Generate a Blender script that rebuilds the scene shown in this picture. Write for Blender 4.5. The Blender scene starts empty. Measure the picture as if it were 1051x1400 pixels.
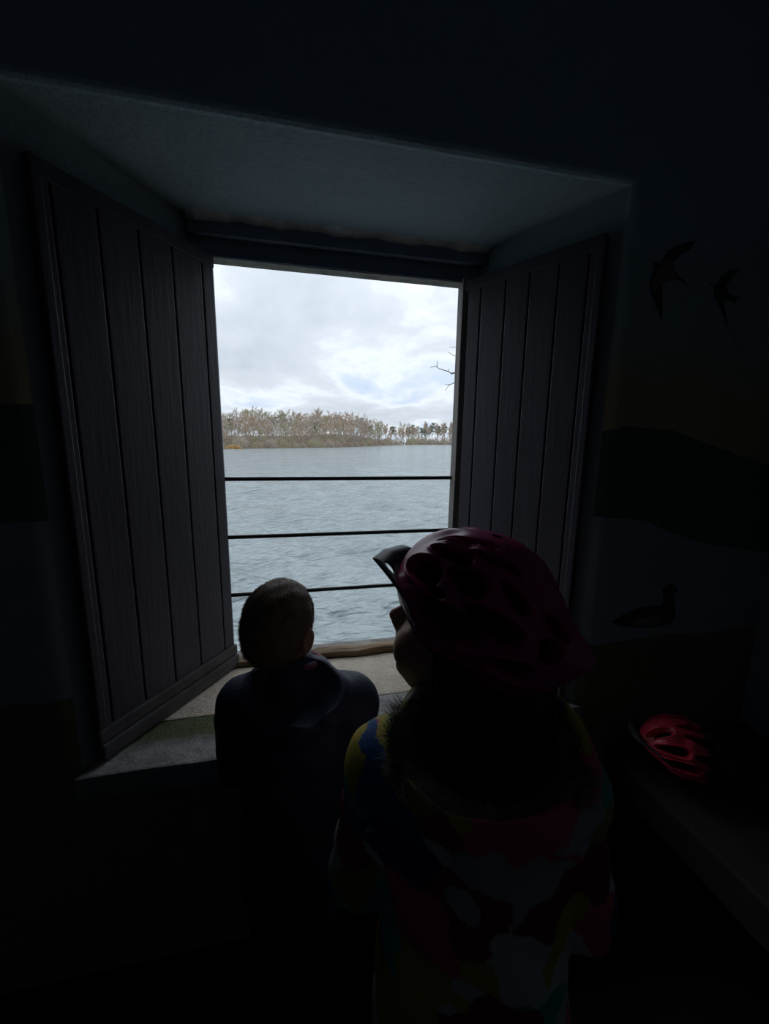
import bpy, bmesh, math, random
import numpy as np
from mathutils import Vector, Matrix

# ------------------------------------------------------------------ camera, sky, exposure
SC = bpy.context.scene
COL = SC.collection
F, CX, CY = 545.0, 525.5, 700.0                 # focal length and centre in pixels of the 1051x1400 frame
CAM = np.array([0.0, 0.0, 1.4])
YAW, PITCH, ROLL = map(math.radians, (12.2, 10.1, 0.8))
fw = np.array([math.sin(YAW)*math.cos(PITCH), math.cos(YAW)*math.cos(PITCH), -math.sin(PITCH)])
r0 = np.array([math.cos(YAW), -math.sin(YAW), 0.0]); u0 = np.cross(r0, fw)
RT = r0*math.cos(ROLL)+u0*math.sin(ROLL); UP = u0*math.cos(ROLL)-r0*math.sin(ROLL)
cd = bpy.data.cameras.new('camera'); cam = bpy.data.objects.new('camera', cd); COL.objects.link(cam)
cd.sensor_fit = 'HORIZONTAL'; cd.sensor_width = 36.0; cd.lens = 36.0*F/1051.0
cd.clip_start = 0.02; cd.clip_end = 3000
m = Matrix.Identity(4)
for i in range(3):
    m[i][0] = RT[i]; m[i][1] = UP[i]; m[i][2] = -fw[i]; m[i][3] = CAM[i]
cam.matrix_world = m
SC.camera = cam
SC.view_settings.view_transform = 'Standard'; SC.view_settings.look = 'None'
SC.view_settings.gamma = 1.0; SC.view_settings.use_curve_mapping = False
SC.view_settings.exposure = 0.6

def ray(x, y): return fw+RT*((x-CX)/F)-UP*((y-CY)/F)
def P(x, y, d): return CAM+ray(x, y)*d
def onY(x, y, Y):
    d = ray(x, y); return CAM+d*(Y/d[1])

class NT:
    """tiny node-tree writer"""
    def __init__(s, tree): s.t = tree; s.n = tree.nodes; s.l = tree.links
    def new(s, kind, **kw):
        nd = s.n.new(kind)
        for k, v in kw.items():
            if k.startswith('i_'):
                key = k[2:]; key = int(key) if key.isdigit() else key.replace('_', ' ')
                if hasattr(v, 'is_linked') or isinstance(v, bpy.types.NodeSocket): s.l.new(v, nd.inputs[key])
                else: nd.inputs[key].default_value = v
            else: setattr(nd, k, v)
        return nd
    def math(s, op, a, b=None, c=None):
        nd = s.n.new('ShaderNodeMath'); nd.operation = op
        for i, v in enumerate((a, b, c)):
            if v is None: continue
            if isinstance(v, (int, float)): nd.inputs[i].default_value = v
            else: s.l.new(v, nd.inputs[i])
        return nd.outputs[0]
    def mix(s, fac, a, b):
        nd = s.n.new('ShaderNodeMix'); nd.data_type = 'RGBA'
        for i, v in ((0, fac), (6, a), (7, b)):
            if isinstance(v, (int, float)): nd.inputs[i].default_value = v
            elif isinstance(v, tuple): nd.inputs[i].default_value = (*v[:3], 1)
            else: s.l.new(v, nd.inputs[i])
        return nd.outputs[2]
    def ramp(s, fac, stops, interp='LINEAR'):
        nd = s.n.new('ShaderNodeValToRGB'); s.l.new(fac, nd.inputs[0]); cr = nd.color_ramp; cr.interpolation = interp
        while len(cr.elements) < len(stops): cr.elements.new(0.5)
        for e, (p, c) in zip(cr.elements, stops):
            e.position = p; e.color = (c, c, c, 1) if isinstance(c, (int, float)) else (*c[:3], 1)
        return nd.outputs[0]
    def noise(s, vec, scale, detail=4, rough=0.55, dist=0.0):
        nd = s.new('ShaderNodeTexNoise', i_Scale=scale, i_Detail=detail, i_Roughness=rough, i_Distortion=dist)
        if vec is not None: s.l.new(vec, nd.inputs['Vector'])
        return nd.outputs[0]

# overcast sky: broken grey cloud with brighter rifts
W = bpy.data.worlds.new('overcast_sky'); SC.world = W; W.use_nodes = True
w = NT(W.node_tree); w.n.clear()
tc = w.new('ShaderNodeTexCoord')
sep = w.new('ShaderNodeSeparateXYZ'); w.l.new(tc.outputs['Generated'], sep.inputs[0])
zz = w.math('MAXIMUM', sep.outputs[2], 0.0)
den = w.math('ADD', zz, 0.16)
cmb = w.new('ShaderNodeCombineXYZ')
w.l.new(w.math('DIVIDE', sep.outputs[0], den), cmb.inputs[0]); w.l.new(w.math('DIVIDE', sep.outputs[1], den), cmb.inputs[1])
mp = w.new('ShaderNodeMapping'); w.l.new(cmb.outputs[0], mp.inputs[0])
mp.inputs['Location'].default_value = (3.1, 2.25, 0); mp.inputs['Scale'].default_value = (0.9, 0.62, 1)
n1 = w.noise(mp.outputs[0], 1.15, 7, 0.58, 0.25)
n2 = w.noise(mp.outputs[0], 0.55, 4, 0.5)
cl = w.math('ADD', w.math('MULTIPLY', n1, 0.6), w.math('MULTIPLY', n2, 0.4))
skyc = w.ramp(cl, [(0.36, (0.46, 0.57, 0.74)), (0.42, (0.55, 0.64, 0.76)), (0.465, (0.70, 0.76, 0.82)), (0.51, (0.565, 0.625, 0.70)), (0.58, (0.50, 0.56, 0.63)), (0.68, (0.40, 0.455, 0.52))])
bg = w.new('ShaderNodeBackground'); w.l.new(skyc, bg.inputs[0])
w.l.new(w.math('ADD', w.math('MULTIPLY', zz, 0.5), 0.80), bg.inputs[1])      # evenly a little brighter upwards, as in the part in view
out = w.new('ShaderNodeOutputWorld'); w.l.new(bg.outputs[0], out.inputs[0])

# ------------------------------------------------------------------ helpers
def nrm(v): v = np.asarray(v, float); return v/np.linalg.norm(v)
def smooth(e0, e1, x):
    t = np.clip((x-e0)/(e1-e0), 0, 1); return t*t*(3-2*t)

MATS = {}
def mat(name, c1, c2=None, rough=0.8, scale=8.0, bump=0.0, bscale=40.0, spec=0.3, stretch=None, metal=0.0, sss=0.0, attr=None, detail=5):
    if name in MATS: return MATS[name]
    ma = bpy.data.materials.new(name); ma.use_nodes = True; t = NT(ma.node_tree)
    b = t.n['Principled BSDF']
    b.inputs['Roughness'].default_value = rough; b.inputs['Specular IOR Level'].default_value = spec; b.inputs['Metallic'].default_value = metal
    co = t.new('ShaderNodeTexCoord').outputs['Object']
    if stretch:
        mpn = t.new('ShaderNodeMapping'); t.l.new(co, mpn.inputs[0]); mpn.inputs['Scale'].default_value = stretch; co = mpn.outputs[0]
    c2 = c2 or tuple(x*0.75 for x in c1)
    col = t.mix(t.ramp(t.noise(co, scale, detail), [(0.35, 0.0), (0.65, 1.0)]), c1, c2)
    if attr:
        a = t.new('ShaderNodeAttribute', attribute_name=attr[0])
        if len(attr) == 1: col = a.outputs['Color']
        else: col = t.mix(a.outputs['Fac'], col, attr[1])
    t.l.new(col, b.inputs['Base Color'])
    if sss: b.inputs['Subsurface Weight'].default_value = sss; b.inputs['Subsurface Radius'].default_value = (0.012, 0.004, 0.002); b.inputs['Subsurface Scale'].default_value = 1.0
    if bump:
        bp = t.new('ShaderNodeBump', i_Strength=1.0, i_Distance=bump); t.l.new(t.noise(co, bscale, 4), bp.inputs['Height']); t.l.new(bp.outputs[0], b.inputs['Normal'])
    MATS[name] = ma
    return ma

def link(name, me, material, parent=None, loc=None):
    o = bpy.data.objects.new(name, me); COL.objects.link(o)
    for ma in (material if isinstance(material, (list, tuple)) else [material]):
        if ma is not None: me.materials.append(ma)
    if parent is not None: o.parent = parent
    if loc is not None: o.location = loc
    return o
def tag(o, label=None, cat=None, group=None, kind=None):
    for k, v in (('label', label), ('category', cat), ('group', group), ('kind', kind)):
        if v: o[k] = v
    return o
def empty(name, loc=(0, 0, 0), rz=0.0):
    o = bpy.data.objects.new(name, None); COL.objects.link(o); o.location = loc; o.rotation_euler = (0, 0, rz); o.empty_display_size = 0.1
    return o
def fast_mesh(name, V, Q, smooth_shade=True, mi=None):
    """V (n,3) floats, Q (m,k) ints"""
    V = np.asarray(V, np.float32); Q = np.asarray(Q, np.int32); k = Q.shape[1]
    me = bpy.data.meshes.new(name); me.vertices.add(len(V)); me.vertices.foreach_set('co', V.ravel())
    me.loops.add(Q.size); me.loops.foreach_set('vertex_index', Q.ravel())
    me.polygons.add(len(Q)); me.polygons.foreach_set('loop_start', np.arange(0, Q.size, k, dtype=np.int32))
    if mi is not None: me.polygons.foreach_set('material_index', np.asarray(mi, np.int32))
    me.polygons.foreach_set('use_smooth', np.full(len(Q), smooth_shade))
    me.update(calc_edges=True); me.validate()
    return me
class MB:
    """collects boxes, bars and free polygons into one mesh"""
    def __init__(s): s.v = []; s.f = []
    def poly(s, pts): n = len(s.v); s.v += [tuple(map(float, p)) for p in pts]; s.f.append(tuple(range(n, n+len(pts))))
    def box(s, x0, x1, y0, y1, z0, z1):
        n = len(s.v); s.v += [(x, y, z) for z in (z0, z1) for y in (y0, y1) for x in (x0, x1)]
        s.f += [tuple(n+i for i in q) for q in ((0, 2, 3, 1), (4, 5, 7, 6), (0, 1, 5, 4), (2, 6, 7, 3), (0, 4, 6, 2), (1, 3, 7, 5))]
        return s
    def tube(s, pts, rad, k=8, cap=True):
        pts = [np.asarray(p, float) for p in pts]; n0 = len(s.v)
        rad = [rad]*len(pts) if isinstance(rad, (int, float)) else rad
        ref = None
        for i, p in enumerate(pts):
            d = nrm(pts[min(i+1, len(pts)-1)]-pts[max(i-1, 0)])
            a = np.cross(d, [0, 0, 1]) if abs(d[2]) < 0.95 else np.cross(d, [1, 0, 0])
            if ref is not None: a = ref-d*(ref@d)
            a = nrm(a); ref = a; b = np.cross(d, a)
            for j in range(k):
                t = 2*math.pi*j/k; s.v.append(tuple(p+rad[i]*(a*math.cos(t)+b*math.sin(t))))
        for i in range(len(pts)-1):
            for j in range(k):
                j2 = (j+1) % k; s.f.append((n0+i*k+j, n0+i*k+j2, n0+(i+1)*k+j2, n0+(i+1)*k+j))
        if cap:
            s.f.append(tuple(n0+j for j in range(k))[::-1]); s.f.append(tuple(n0+(len(pts)-1)*k+j for j in range(k)))
        return s
    def build(s, name, material, parent=None, bevel=0.0, segs=2, sub=0, jit=0.0, seed=1, smooth_shade=False, merge=False, jscale=6.0):
        me = bpy.data.meshes.new(name); me.from_pydata(s.v, [], s.f); me.update()
        bm = bmesh.new(); bm.from_mesh(me)
        if merge: bmesh.ops.remove_doubles(bm, verts=bm.verts, dist=1e-5)
        bmesh.ops.recalc_face_normals(bm, faces=bm.faces)
        if bevel: bmesh.ops.bevel(bm, geom=[e for e in bm.edges if len(e.link_faces) == 2 and e.calc_face_angle(0) > 0.4], offset=bevel, segments=segs, profile=0.6, affect='EDGES')
        if sub: bmesh.ops.subdivide_edges(bm, edges=bm.edges, cuts=sub, use_grid_fill=True)
        if jit:
            from mathutils import noise as mn
            for v in bm.verts: v.co += mn.noise_vector(v.co*jscale+Vector((seed*7.1, seed*3.3, 0)))*jit
        bm.to_mesh(me); bm.free()
        if smooth_shade: me.polygons.foreach_set('use_smooth', np.full(len(me.polygons), True))
        return link(name, me, material, parent)

# ------------------------------------------------------------------ room shell
FACE, OUT = 0.965, 1.56            # inner wall face and outer wall face (Y)
X0, X1, YB, ZC = -1.7, 1.5, -2.6, 2.62
SILL = 0.602
def mural_material():
    ma = bpy.data.materials.new('mural_plaster'); ma.use_nodes = True; t = NT(ma.node_tree); b = t.n['Principled BSDF']
    b.inputs['Roughness'].default_value = 0.85; b.inputs['Specular IOR Level'].default_value = 0.2
    co = t.new('ShaderNodeTexCoord').outputs['Object']; sp = t.new('ShaderNodeSeparateXYZ'); t.l.new(co, sp.inputs[0]); x, y, z = sp.outputs
    wob = t.math('MULTIPLY', t.math('SUBTRACT', t.noise(co, 5, 3), 0.5), 0.03)
    sky = t.ramp(t.math('ADD', t.math('DIVIDE', z, 2.6), t.math('MULTIPLY', wob, 2.0)), [(0.50, (0.58, 0.47, 0.24)), (0.60, (0.58, 0.52, 0.31)), (0.66, (0.46, 0.60, 0.60)), (0.8, (0.46, 0.60, 0.68))])
    xr = t.math('DIVIDE', t.math('ADD', x, 1.7), 3.2)
    hill = t.math('ADD', t.ramp(xr, [(0.30, 0.45), (0.38, 0.47), (0.76, 0.41), (0.81, 0.45), (0.86, 0.44), (0.93, 0.38), (0.99, 0.33)]), 1.0)
    below = t.math('LESS_THAN', t.math('ADD', z, t.math('MULTIPLY', wob, 0.4)), hill)
    hc = t.mix(t.noise(co, 7, 4), (0.10, 0.19, 0.165), (0.16, 0.21, 0.15))
    c = t.mix(below, sky, hc)
    shore = t.math('ADD', t.ramp(xr, [(0.3, 0.22), (0.4, 0.22), (0.77, 0.2), (0.84, 0.18), (0.9, 0.11), (0.99, 0.06)]), 1.0)
    lake = t.math('LESS_THAN', t.math('ADD', z, t.math('MULTIPLY', wob, 0.3)), shore)
    lc = t.mix(t.noise(co, 11, 5), (0.32, 0.41, 0.46), (0.44, 0.52, 0.56))
    c = t.mix(lake, c, lc)
    low = t.math('LESS_THAN', t.math('ADD', z, wob), 0.80)
    c = t.mix(low, c, t.mix(t.noise(co, 6, 5), (0.20, 0.25, 0.11), (0.27, 0.29, 0.16)))
    rev = t.math('GREATER_THAN', y, FACE+0.02)
    c = t.mix(rev, c, t.mix(t.noise(co, 9, 6), (0.28, 0.36, 0.40), (0.36, 0.42, 0.45)))
    t.l.new(c, b.inputs['Base Color'])
    bp = t.new('ShaderNodeBump', i_Strength=1.0, i_Distance=0.006)
    t.l.new(t.math('ADD', t.noise(co, 45, 6, 0.7), t.math('MULTIPLY', t.noise(co, 7, 3), 2.0)), bp.inputs['Height']); t.l.new(bp.outputs[0], b.inputs['Normal'])
    return ma
M_PLASTER = mat('blue_plaster', (0.54, 0.61, 0.67), (0.46, 0.53, 0.60), 0.9, 5, 0.004, 30)
M_FLOOR = mat('dark_stone_floor', (0.05, 0.045, 0.04), (0.03, 0.028, 0.026), 0.7, 6, 0.004, 25)
M_OUT = mat('outside_stone', (0.22, 0.21, 0.2), (0.15, 0.145, 0.14), 0.9, 4, 0.01, 12)

L0, L1, R0, R1 = -0.545, -0.295, 0.842, 0.622      # splayed reveals: at the inner face and at the frame
YF, ZS, ZB = 1.42, 2.04, 0.56
wf = MB()
def ring(y, xa, xb, za, zb): return [(xa, y, za), (xb, y, za), (xb, y, zb), (xa, y, zb)]
outer = ring(FACE, X0, X1, 0, ZC); hole = ring(FACE, L0, R0, ZB, ZS); inn = ring(YF, L1, R1, ZB, ZS); oh = ring(OUT, L1, R1, ZB, ZS); oo = ring(OUT, X0, X1, -2.4, ZC+0.3)
for i in range(4):
    j = (i+1) % 4
    wf.poly([outer[i], outer[j], hole[j], hole[i]]); wf.poly([hole[i], hole[j], inn[j], inn[i]]); wf.poly([inn[i], inn[j], oh[j], oh[i]]); wf.poly([oh[i], oh[j], oo[j], oo[i]]); wf.poly([oo[i], oo[j], outer[j], outer[i]])
wall_front = wf.build('wall_front', mural_material(), merge=True)
bm = bmesh.new(); bm.from_mesh(wall_front.data)
es = [e for e in bm.edges if all(abs(v.co.y-FACE) < 1e-4 and L0-1e-3 < v.co.x < R0+1e-3 and ZB-1e-3 < v.co.z < ZS+1e-3 for v in e.verts)]
bmesh.ops.bevel(bm, geom=es, offset=0.022, segments=4, profile=0.5, affect='EDGES'); bm.to_mesh(wall_front.data); bm.free()
tag(wall_front, kind='structure')
tag(MB().box(X0-0.12, X0, YB-0.12, FACE, 0, ZC).build('wall_left', M_PLASTER), kind='structure')
tag(MB().box(X1, X1+0.12, YB-0.12, FACE, 0, ZC).build('wall_right', M_PLASTER), kind='structure')
tag(MB().box(X0, X1, YB-0.12, YB, 0, ZC).build('wall_back', M_PLASTER), kind='structure')
tag(MB().box(X0-0.12, X1+0.12, YB-0.12, FACE, -0.15, 0).build('floor', M_FLOOR), kind='structure')
tag(MB().box(X0-0.12, X1+0.12, YB-0.12, OUT, ZC, ZC+0.15).build('ceiling', M_PLASTER), kind='structure')

# painted birds: flat prints on the wall
M_BIRD = mat('bird_paint', (0.06, 0.065, 0.075), (0.11, 0.10, 0.085), 0.85, 25)
M_BREAST = mat('bird_breast_paint', (0.34, 0.29, 0.20), (0.24, 0.21, 0.15), 0.85, 25)
def print_on_wall(name, pix, material, lift):
    mb = MB(); pts = [onY(x, y, FACE-lift) for x, y in pix]; mb.poly([(p[0], FACE-lift, p[2]) for p in pts])
    o = mb.build(name, material, wall_front)
    bm = bmesh.new(); bm.from_mesh(o.data); bmesh.ops.triangulate(bm, faces=bm.faces); bm.to_mesh(o.data); bm.free()
    return o
k1 = lambda L: [(860+x/5.503, 300+y/5.505) for x, y in L]
print_on_wall('painted_swallow', k1([(500, 160), (400, 180), (290, 230), (255, 300), (235, 335), (175, 312), (195, 352), (160, 440), (155, 540), (190, 620), (245, 770), (252, 600), (245, 470), (330, 455), (380, 460), (475, 525), (405, 450), (340, 390), (330, 320), (380, 270), (450, 230)]), M_BIRD, 0.0012)
print_on_wall('painted_swallow_breast', k1([(262, 305), (320, 325), (335, 400), (370, 452), (250, 462), (185, 560), (170, 470), (205, 400)]), M_BREAST, 0.002)
print_on_wall('painted_swallow', k1([(850, 370), (760, 380), (690, 430), (655, 490), (605, 478), (640, 515), (632, 580), (680, 650), (742, 815), (722, 680), (705, 602), (770, 612), (828, 662), (790, 605), (852, 590), (745, 560), (730, 500), (770, 440)]), M_BIRD, 0.0012)
k2 = lambda L: [(790+x/4.027, 560+y/4.027) for x, y in L]
print_on_wall('painted_duck', k2([(180, 1170), (240, 1130), (330, 1090), (400, 1078), (460, 1082), (470, 1030), (462, 990), (490, 960), (530, 960), (548, 985), (548, 1003), (525, 1020), (538, 1100), (535, 1150), (500, 1182), (420, 1200), (320, 1202), (220, 1192)]), M_BIRD, 0.0012)
print_on_wall('painted_duck_flank', k2([(318, 1152), (450, 1138), (455, 1165), (430, 1188), (325, 1198), (308, 1175)]), M_BREAST, 0.002)

# ------------------------------------------------------------------ window: frame, rails, sill
win = empty('window_1', (0.16, 1.4, SILL)); tag(win, kind='structure')
def place_child(o, parent):
    o.parent = parent; o.location = Vector(o.location)-parent.location
    return o
M_FRAME = mat('dark_painted_frame', (0.20, 0.25, 0.31), (0.15, 0.19, 0.24), 0.6, 10, 0.002, 60)
M_WEATHER = mat('weathered_wood', (0.34, 0.31, 0.28), (0.20, 0.18, 0.16), 0.85, 14, 0.003, 50, stretch=(1, 1, 0.15))
M_RAIL = mat('worn_brown_wood', (0.36, 0.25, 0.15), (0.11, 0.075, 0.045), 0.85, 22, 0.008, 45, stretch=(0.12, 1, 1))
M_IRON = mat('iron_bar_paint', (0.02, 0.021, 0.022), (0.03, 0.024, 0.02), 0.55, 30, 0.001, 120)
place_child(MB().box(-0.30, 0.65, 1.372, 1.44, 1.992, 2.045).build('frame_head', M_FRAME, bevel=0.004, sub=3, jit=0.003), win)
place_child(MB().box(-0.30, 0.65, 1.396, 1.445, 1.941, 1.994).build('frame_head', M_FRAME, bevel=0.003, sub=3, jit=0.002), win)
place_child(MB().box(-0.30, 0.65, 1.400, 1.450, 1.9385, 1.945).build('head_underside', M_WEATHER, sub=4, jit=0.0015, jscale=30), win)
fil = MB(); nf = 40
for i in range(nf):
    xa, xb = -0.30+0.95*i/nf, -0.30+0.95*(i+1)/nf; oa, ob = (0.006*math.sin(xa*31)+0.004*math.sin(xa*77+1) for xa in (xa, xb))
    fil.poly([(xa, 1.348+oa, 2.042), (xb, 1.348+ob, 2.042), (xb, 1.376, 2.024+ob*0.5), (xa, 1.376, 2.024+oa*0.5)]); fil.poly([(xa, 1.376, 2.024+oa*0.5), (xb, 1.376, 2.024+ob*0.5), (xb, 1.39, 2.044), (xa, 1.39, 2.044)]); fil.poly([(xa, 1.348+oa, 2.042), (xa, 1.39, 2.044), (xb, 1.39, 2.044), (xb, 1.348+ob, 2.042)])
place_child(fil.build('plaster_fillet', mat('rough_render', (0.60, 0.58, 0.58), (0.42, 0.40, 0.40), 0.95, 18, 0.008, 60), merge=True), win)
place_child(MB().box(0.564, 0.625, 1.388, 1.436, 0.58, 1.95).build('jamb', M_WEATHER, bevel=0.004, sub=5, jit=0.0025, jscale=9), win)
place_child(MB().box(-0.30, -0.246, 1.40, 1.446, 0.58, 1.95).build('jamb', M_FRAME, bevel=0.004), win)
rail = MB().box(-0.29, 0.62, 1.374, 1.418, 0.575, 0.624).build('bottom_rail', M_RAIL, bevel=0.006, segs=2, sub=14, jit=0.010, jscale=12); place_child(rail, win)
place_child(MB().box(-0.29, 0.62, 1.412, 1.50, 0.50, 0.598).build('outer_sill', M_WEATHER, bevel=0.006, sub=6, jit=0.004), win)
for z in (1.266, 1.064, 0.853):
    zz_ = z
    place_child(MB().tube([(-0.30+i*0.1, 1.425, zz_) for i in range(10)], 0.0068, 10).build('bar', M_IRON, smooth_shade=True), win)
def stone_mat(name, c1, c2, moss):
    ma = bpy.data.materials.new(name); ma.use_nodes = True; t = NT(ma.node_tree); b = t.n['Principled BSDF']; b.inputs['Roughness'].default_value = 0.9; b.inputs['Specular IOR Level'].default_value = 0.2
    co = t.new('ShaderNodeTexCoord').outputs['Object']; sp = t.new('ShaderNodeSeparateXYZ'); t.l.new(co, sp.inputs[0])
    c = t.mix(t.ramp(t.noise(co, 22, 6, 0.65), [(0.35, 0.0), (0.65, 1.0)]), c1, c2)
    c = t.mix(t.ramp(t.noise(co, 160, 3), [(0.60, 0.0), (0.70, 0.7)]), c, (0.10, 0.085, 0.07))
    if moss:
        f = t.math('MULTIPLY', t.ramp(t.math('ADD', t.math('MULTIPLY', sp.outputs[0], -1.0), t.math('MULTIPLY', t.noise(co, 16, 5), 0.28)), [(0.30, 0.0), (0.42, 0.85)]), t.ramp(sp.outputs[1], [(0.02, 0.0), (0.06, 1.0)]))
        c = t.mix(f, c, t.mix(t.noise(co, 40, 4), (0.06, 0.085, 0.02), (0.15, 0.17, 0.06)))
    t.l.new(c, b.inputs['Base Color'])
    bp = t.new('ShaderNodeBump', i_Strength=1.0, i_Distance=0.006); t.l.new(t.noise(co, 55, 6, 0.7), bp.inputs['Height']); t.l.new(bp.outputs[0], b.inputs['Normal'])
    return ma
def slab(pts, z0, z1, name, material, jit, seed):
    mb = MB(); n = len(pts)
    mb.poly([(x, y, z1) for x, y in pts]); mb.poly([(x, y, z0) for x, y in pts][::-1])
    for i in range(n):
        j = (i+1) % n; mb.poly([(*pts[i], z0), (*pts[j], z0), (*pts[j], z1), (*pts[i], z1)])
    mb.v = [(x-0.16, y-1.0, z-SILL) for x, y, z in mb.v]
    o = mb.build(name, material, win, bevel=0.006, segs=2, sub=9, jit=jit, seed=seed, merge=True, jscale=16); o.location = (0, -0.4, 0)
    return o
lx = lambda y: L0+(L1-L0)*(y-FACE)/(YF-FACE)
rx = lambda y: R0+(R1-R0)*(y-FACE)/(YF-FACE)
slab([(lx(1.127), 1.127), (rx(1.127), 1.127), (rx(1.376), 1.376), (lx(1.376), 1.376)], 0.53, SILL, 'sill_slab', stone_mat('sill_concrete', (0.86, 0.75, 0.61), (0.70, 0.60, 0.48), False), 0.002, 2)
slab([(lx(0.97), 0.951), (rx(0.97), 0.951), (rx(1.124), 1.124), (lx(1.124), 1.124)], 0.53, SILL-0.001, 'sill_slab', stone_mat('sill_slate', (0.50, 0.49, 0.47), (0.30, 0.29, 0.28), True), 0.004, 5)

# ------------------------------------------------------------------ shutters
M_SHUT = mat('purple_brown_shutter_paint', (0.082, 0.075, 0.094), (0.062, 0.056, 0.071), 0.5, 9, 0.0012, 70, stretch=(1, 1, 0.1), spec=0.4)
M_LEDGE = mat('grey_shutter_ledge', (0.13, 0.12, 0.12), (0.08, 0.075, 0.075), 0.7, 16, 0.002, 60)
def shutter(a, b, grooves, label, side):
    a = np.array(a); b = np.array(b); d = b-a; L = np.linalg.norm(d); e = d/L
    root = empty('shutter', (a[0], a[1], 0.612), math.atan2(e[1], e[0]))
    tag(root, label, 'shutter', 'window shutters')
    H = 1.328; T = 0.016; n = side       # local x along the leaf, local y*n towards the wall behind it
    for i in range(len(grooves)-1):
        x0, x1 = grooves[i]+0.0022, grooves[i+1]-0.0022
        mb = MB(); y0, y1 = sorted((0.0, n*T)); mb.box(x0, x1, y0, y1, 0.0, H-0.004)
        mb.build('plank', M_SHUT, root, bevel=0.0028, segs=2)
    y0, y1 = sorted((n*0.006, n*(T+0.004)))
    MB().box(grooves[0], grooves[-1], *sorted((n*0.010, n*0.020)), 0.0, H-0.006).build('backing_board', M_SHUT, root)
    MB().box(0.004, L, *sorted((-n*0.003, n*0.018)), H-0.036, H).build('top_rail', M_SHUT, root, bevel=0.003)
    MB().box(L-0.020, L, *sorted((-n*0.004, n*0.02)), 0.0, H-0.03).build('edge_stile', M_SHUT, root, bevel=0.003)
    lo = MB().box(0.0, L+0.004, *sorted((-n*0.016, n*0.014)), -0.004, 0.036).build('bottom_ledge', M_LEDGE, root, bevel=0.004, sub=4, jit=0.0012)
    MB().box(0.0, L+0.004, *sorted((-n*0.009, n*0.014)), 0.038, 0.072).build('bottom_ledge', M_LEDGE, root, bevel=0.004, sub=4, jit=0.0012)
    for z in (0.22, 1.05):
        MB().tube([(0.004, n*0.024, z), (0.004, n*0.024, z+0.07)], 0.006, 10).build('hinge', M_IRON, root, smooth_shade=True)
    return root
shutter((-0.234, 1.392), (-0.497, 1.0), [0.004, 0.049, 0.151, 0.247, 0.345, 0.437, 0.462], 'dark plank shutter with grey bottom ledge, folded back by the child in navy', -1)
shutter((0.572, 1.385), (0.796, 1.0), [0.012, 0.064, 0.156, 0.236, 0.325, 0.407, 0.440], 'dark plank shutter folded back behind the magenta helmet, beside the painted swallows', 1)

# ------------------------------------------------------------------ lake
WZ = -1.6
def water_material():
    ma = bpy.data.materials.new('lake_water'); ma.use_nodes = True; t = NT(ma.node_tree); b = t.n['Principled BSDF']
    b.inputs['Roughness'].default_value = 0.17; b.inputs['IOR'].default_value = 1.62; b.inputs['Specular IOR Level'].default_value = 0.5
    co = t.new('ShaderNodeTexCoord').outputs['Object']
    c = t.mix(t.ramp(t.noise(co, 0.35, 4), [(0.35, 0.0), (0.65, 1.0)]), (0.28, 0.325, 0.325), (0.34, 0.385, 0.385)); t.l.new(c, b.inputs['Base Color'])
    mpn = t.new('ShaderNodeMapping'); t.l.new(co, mpn.inputs[0]); mpn.inputs['Rotation'].default_value = (0, 0, 0.35); mpn.inputs['Scale'].default_value = (0.55, 1.5, 1)
    h1 = t.noise(mpn.outputs[0], 2.2, 2, 0.45, 0.15); h2 = t.noise(mpn.outputs[0], 0.55, 4, 0.5, 0.1)
    bp = t.new('ShaderNodeBump', i_Strength=1.0, i_Distance=0.75); t.l.new(t.math('ADD', t.math('ADD', t.math('MULTIPLY', h1, 0.5), t.math('MULTIPLY', h2, 0.9)), t.math('ADD', t.math('MULTIPLY', t.noise(mpn.outputs[0], 6.5, 2, 0.5), 0.16), t.math('MULTIPLY', t.noise(mpn.outputs[0], 0.17, 2, 0.5), 3.2))), bp.inputs['Height']); t.l.new(bp.outputs[0], b.inputs['Normal'])
    return ma
rng = np.random.default_rng(4)
nr, na = 330, 320
rr = 1.75*(1000/1.75)**(np.linspace(0, 1, nr)**1.0); aa = np.radians(np.linspace(-78, 84, na))
RR, AA = np.meshgrid(rr, aa, indexing='ij'); wx, wy = RR*np.sin(AA), RR*np.cos(AA); wz = np.zeros_like(wx)
step = np.gradient(rr)[:, None]
for i in range(26):
    lam = 0.28*(2.6/0.28)**(i/25); th = math.radians(196)+rng.normal(0, 0.38); kx, ky = math.sin(th), math.cos(th)
    ph = 2*math.pi*((wx*kx+wy*ky)/lam+rng.random())+0.9*np.sin(0.8*wx/lam+rng.random()*6)
    s_ = np.sin(ph); wz += 0.0155*lam**0.85*(s_+0.35*np.cos(2*ph))*smooth(0.45, 0.2, step/lam)
V = np.stack([wx, wy, wz], -1).reshape(-1, 3)
I, J = np.meshgrid(np.arange(nr-1), np.arange(na-1), indexing='ij'); q = (I*na+J).ravel()
Q = np.stack([q, q+1, q+na+1, q+na], 1)[:, ::-1]
lake = link('lake_water', fast_mesh('lake_water', V, Q), water_material(), loc=(0, 0, WZ)); tag(lake, kind='structure')

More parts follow.
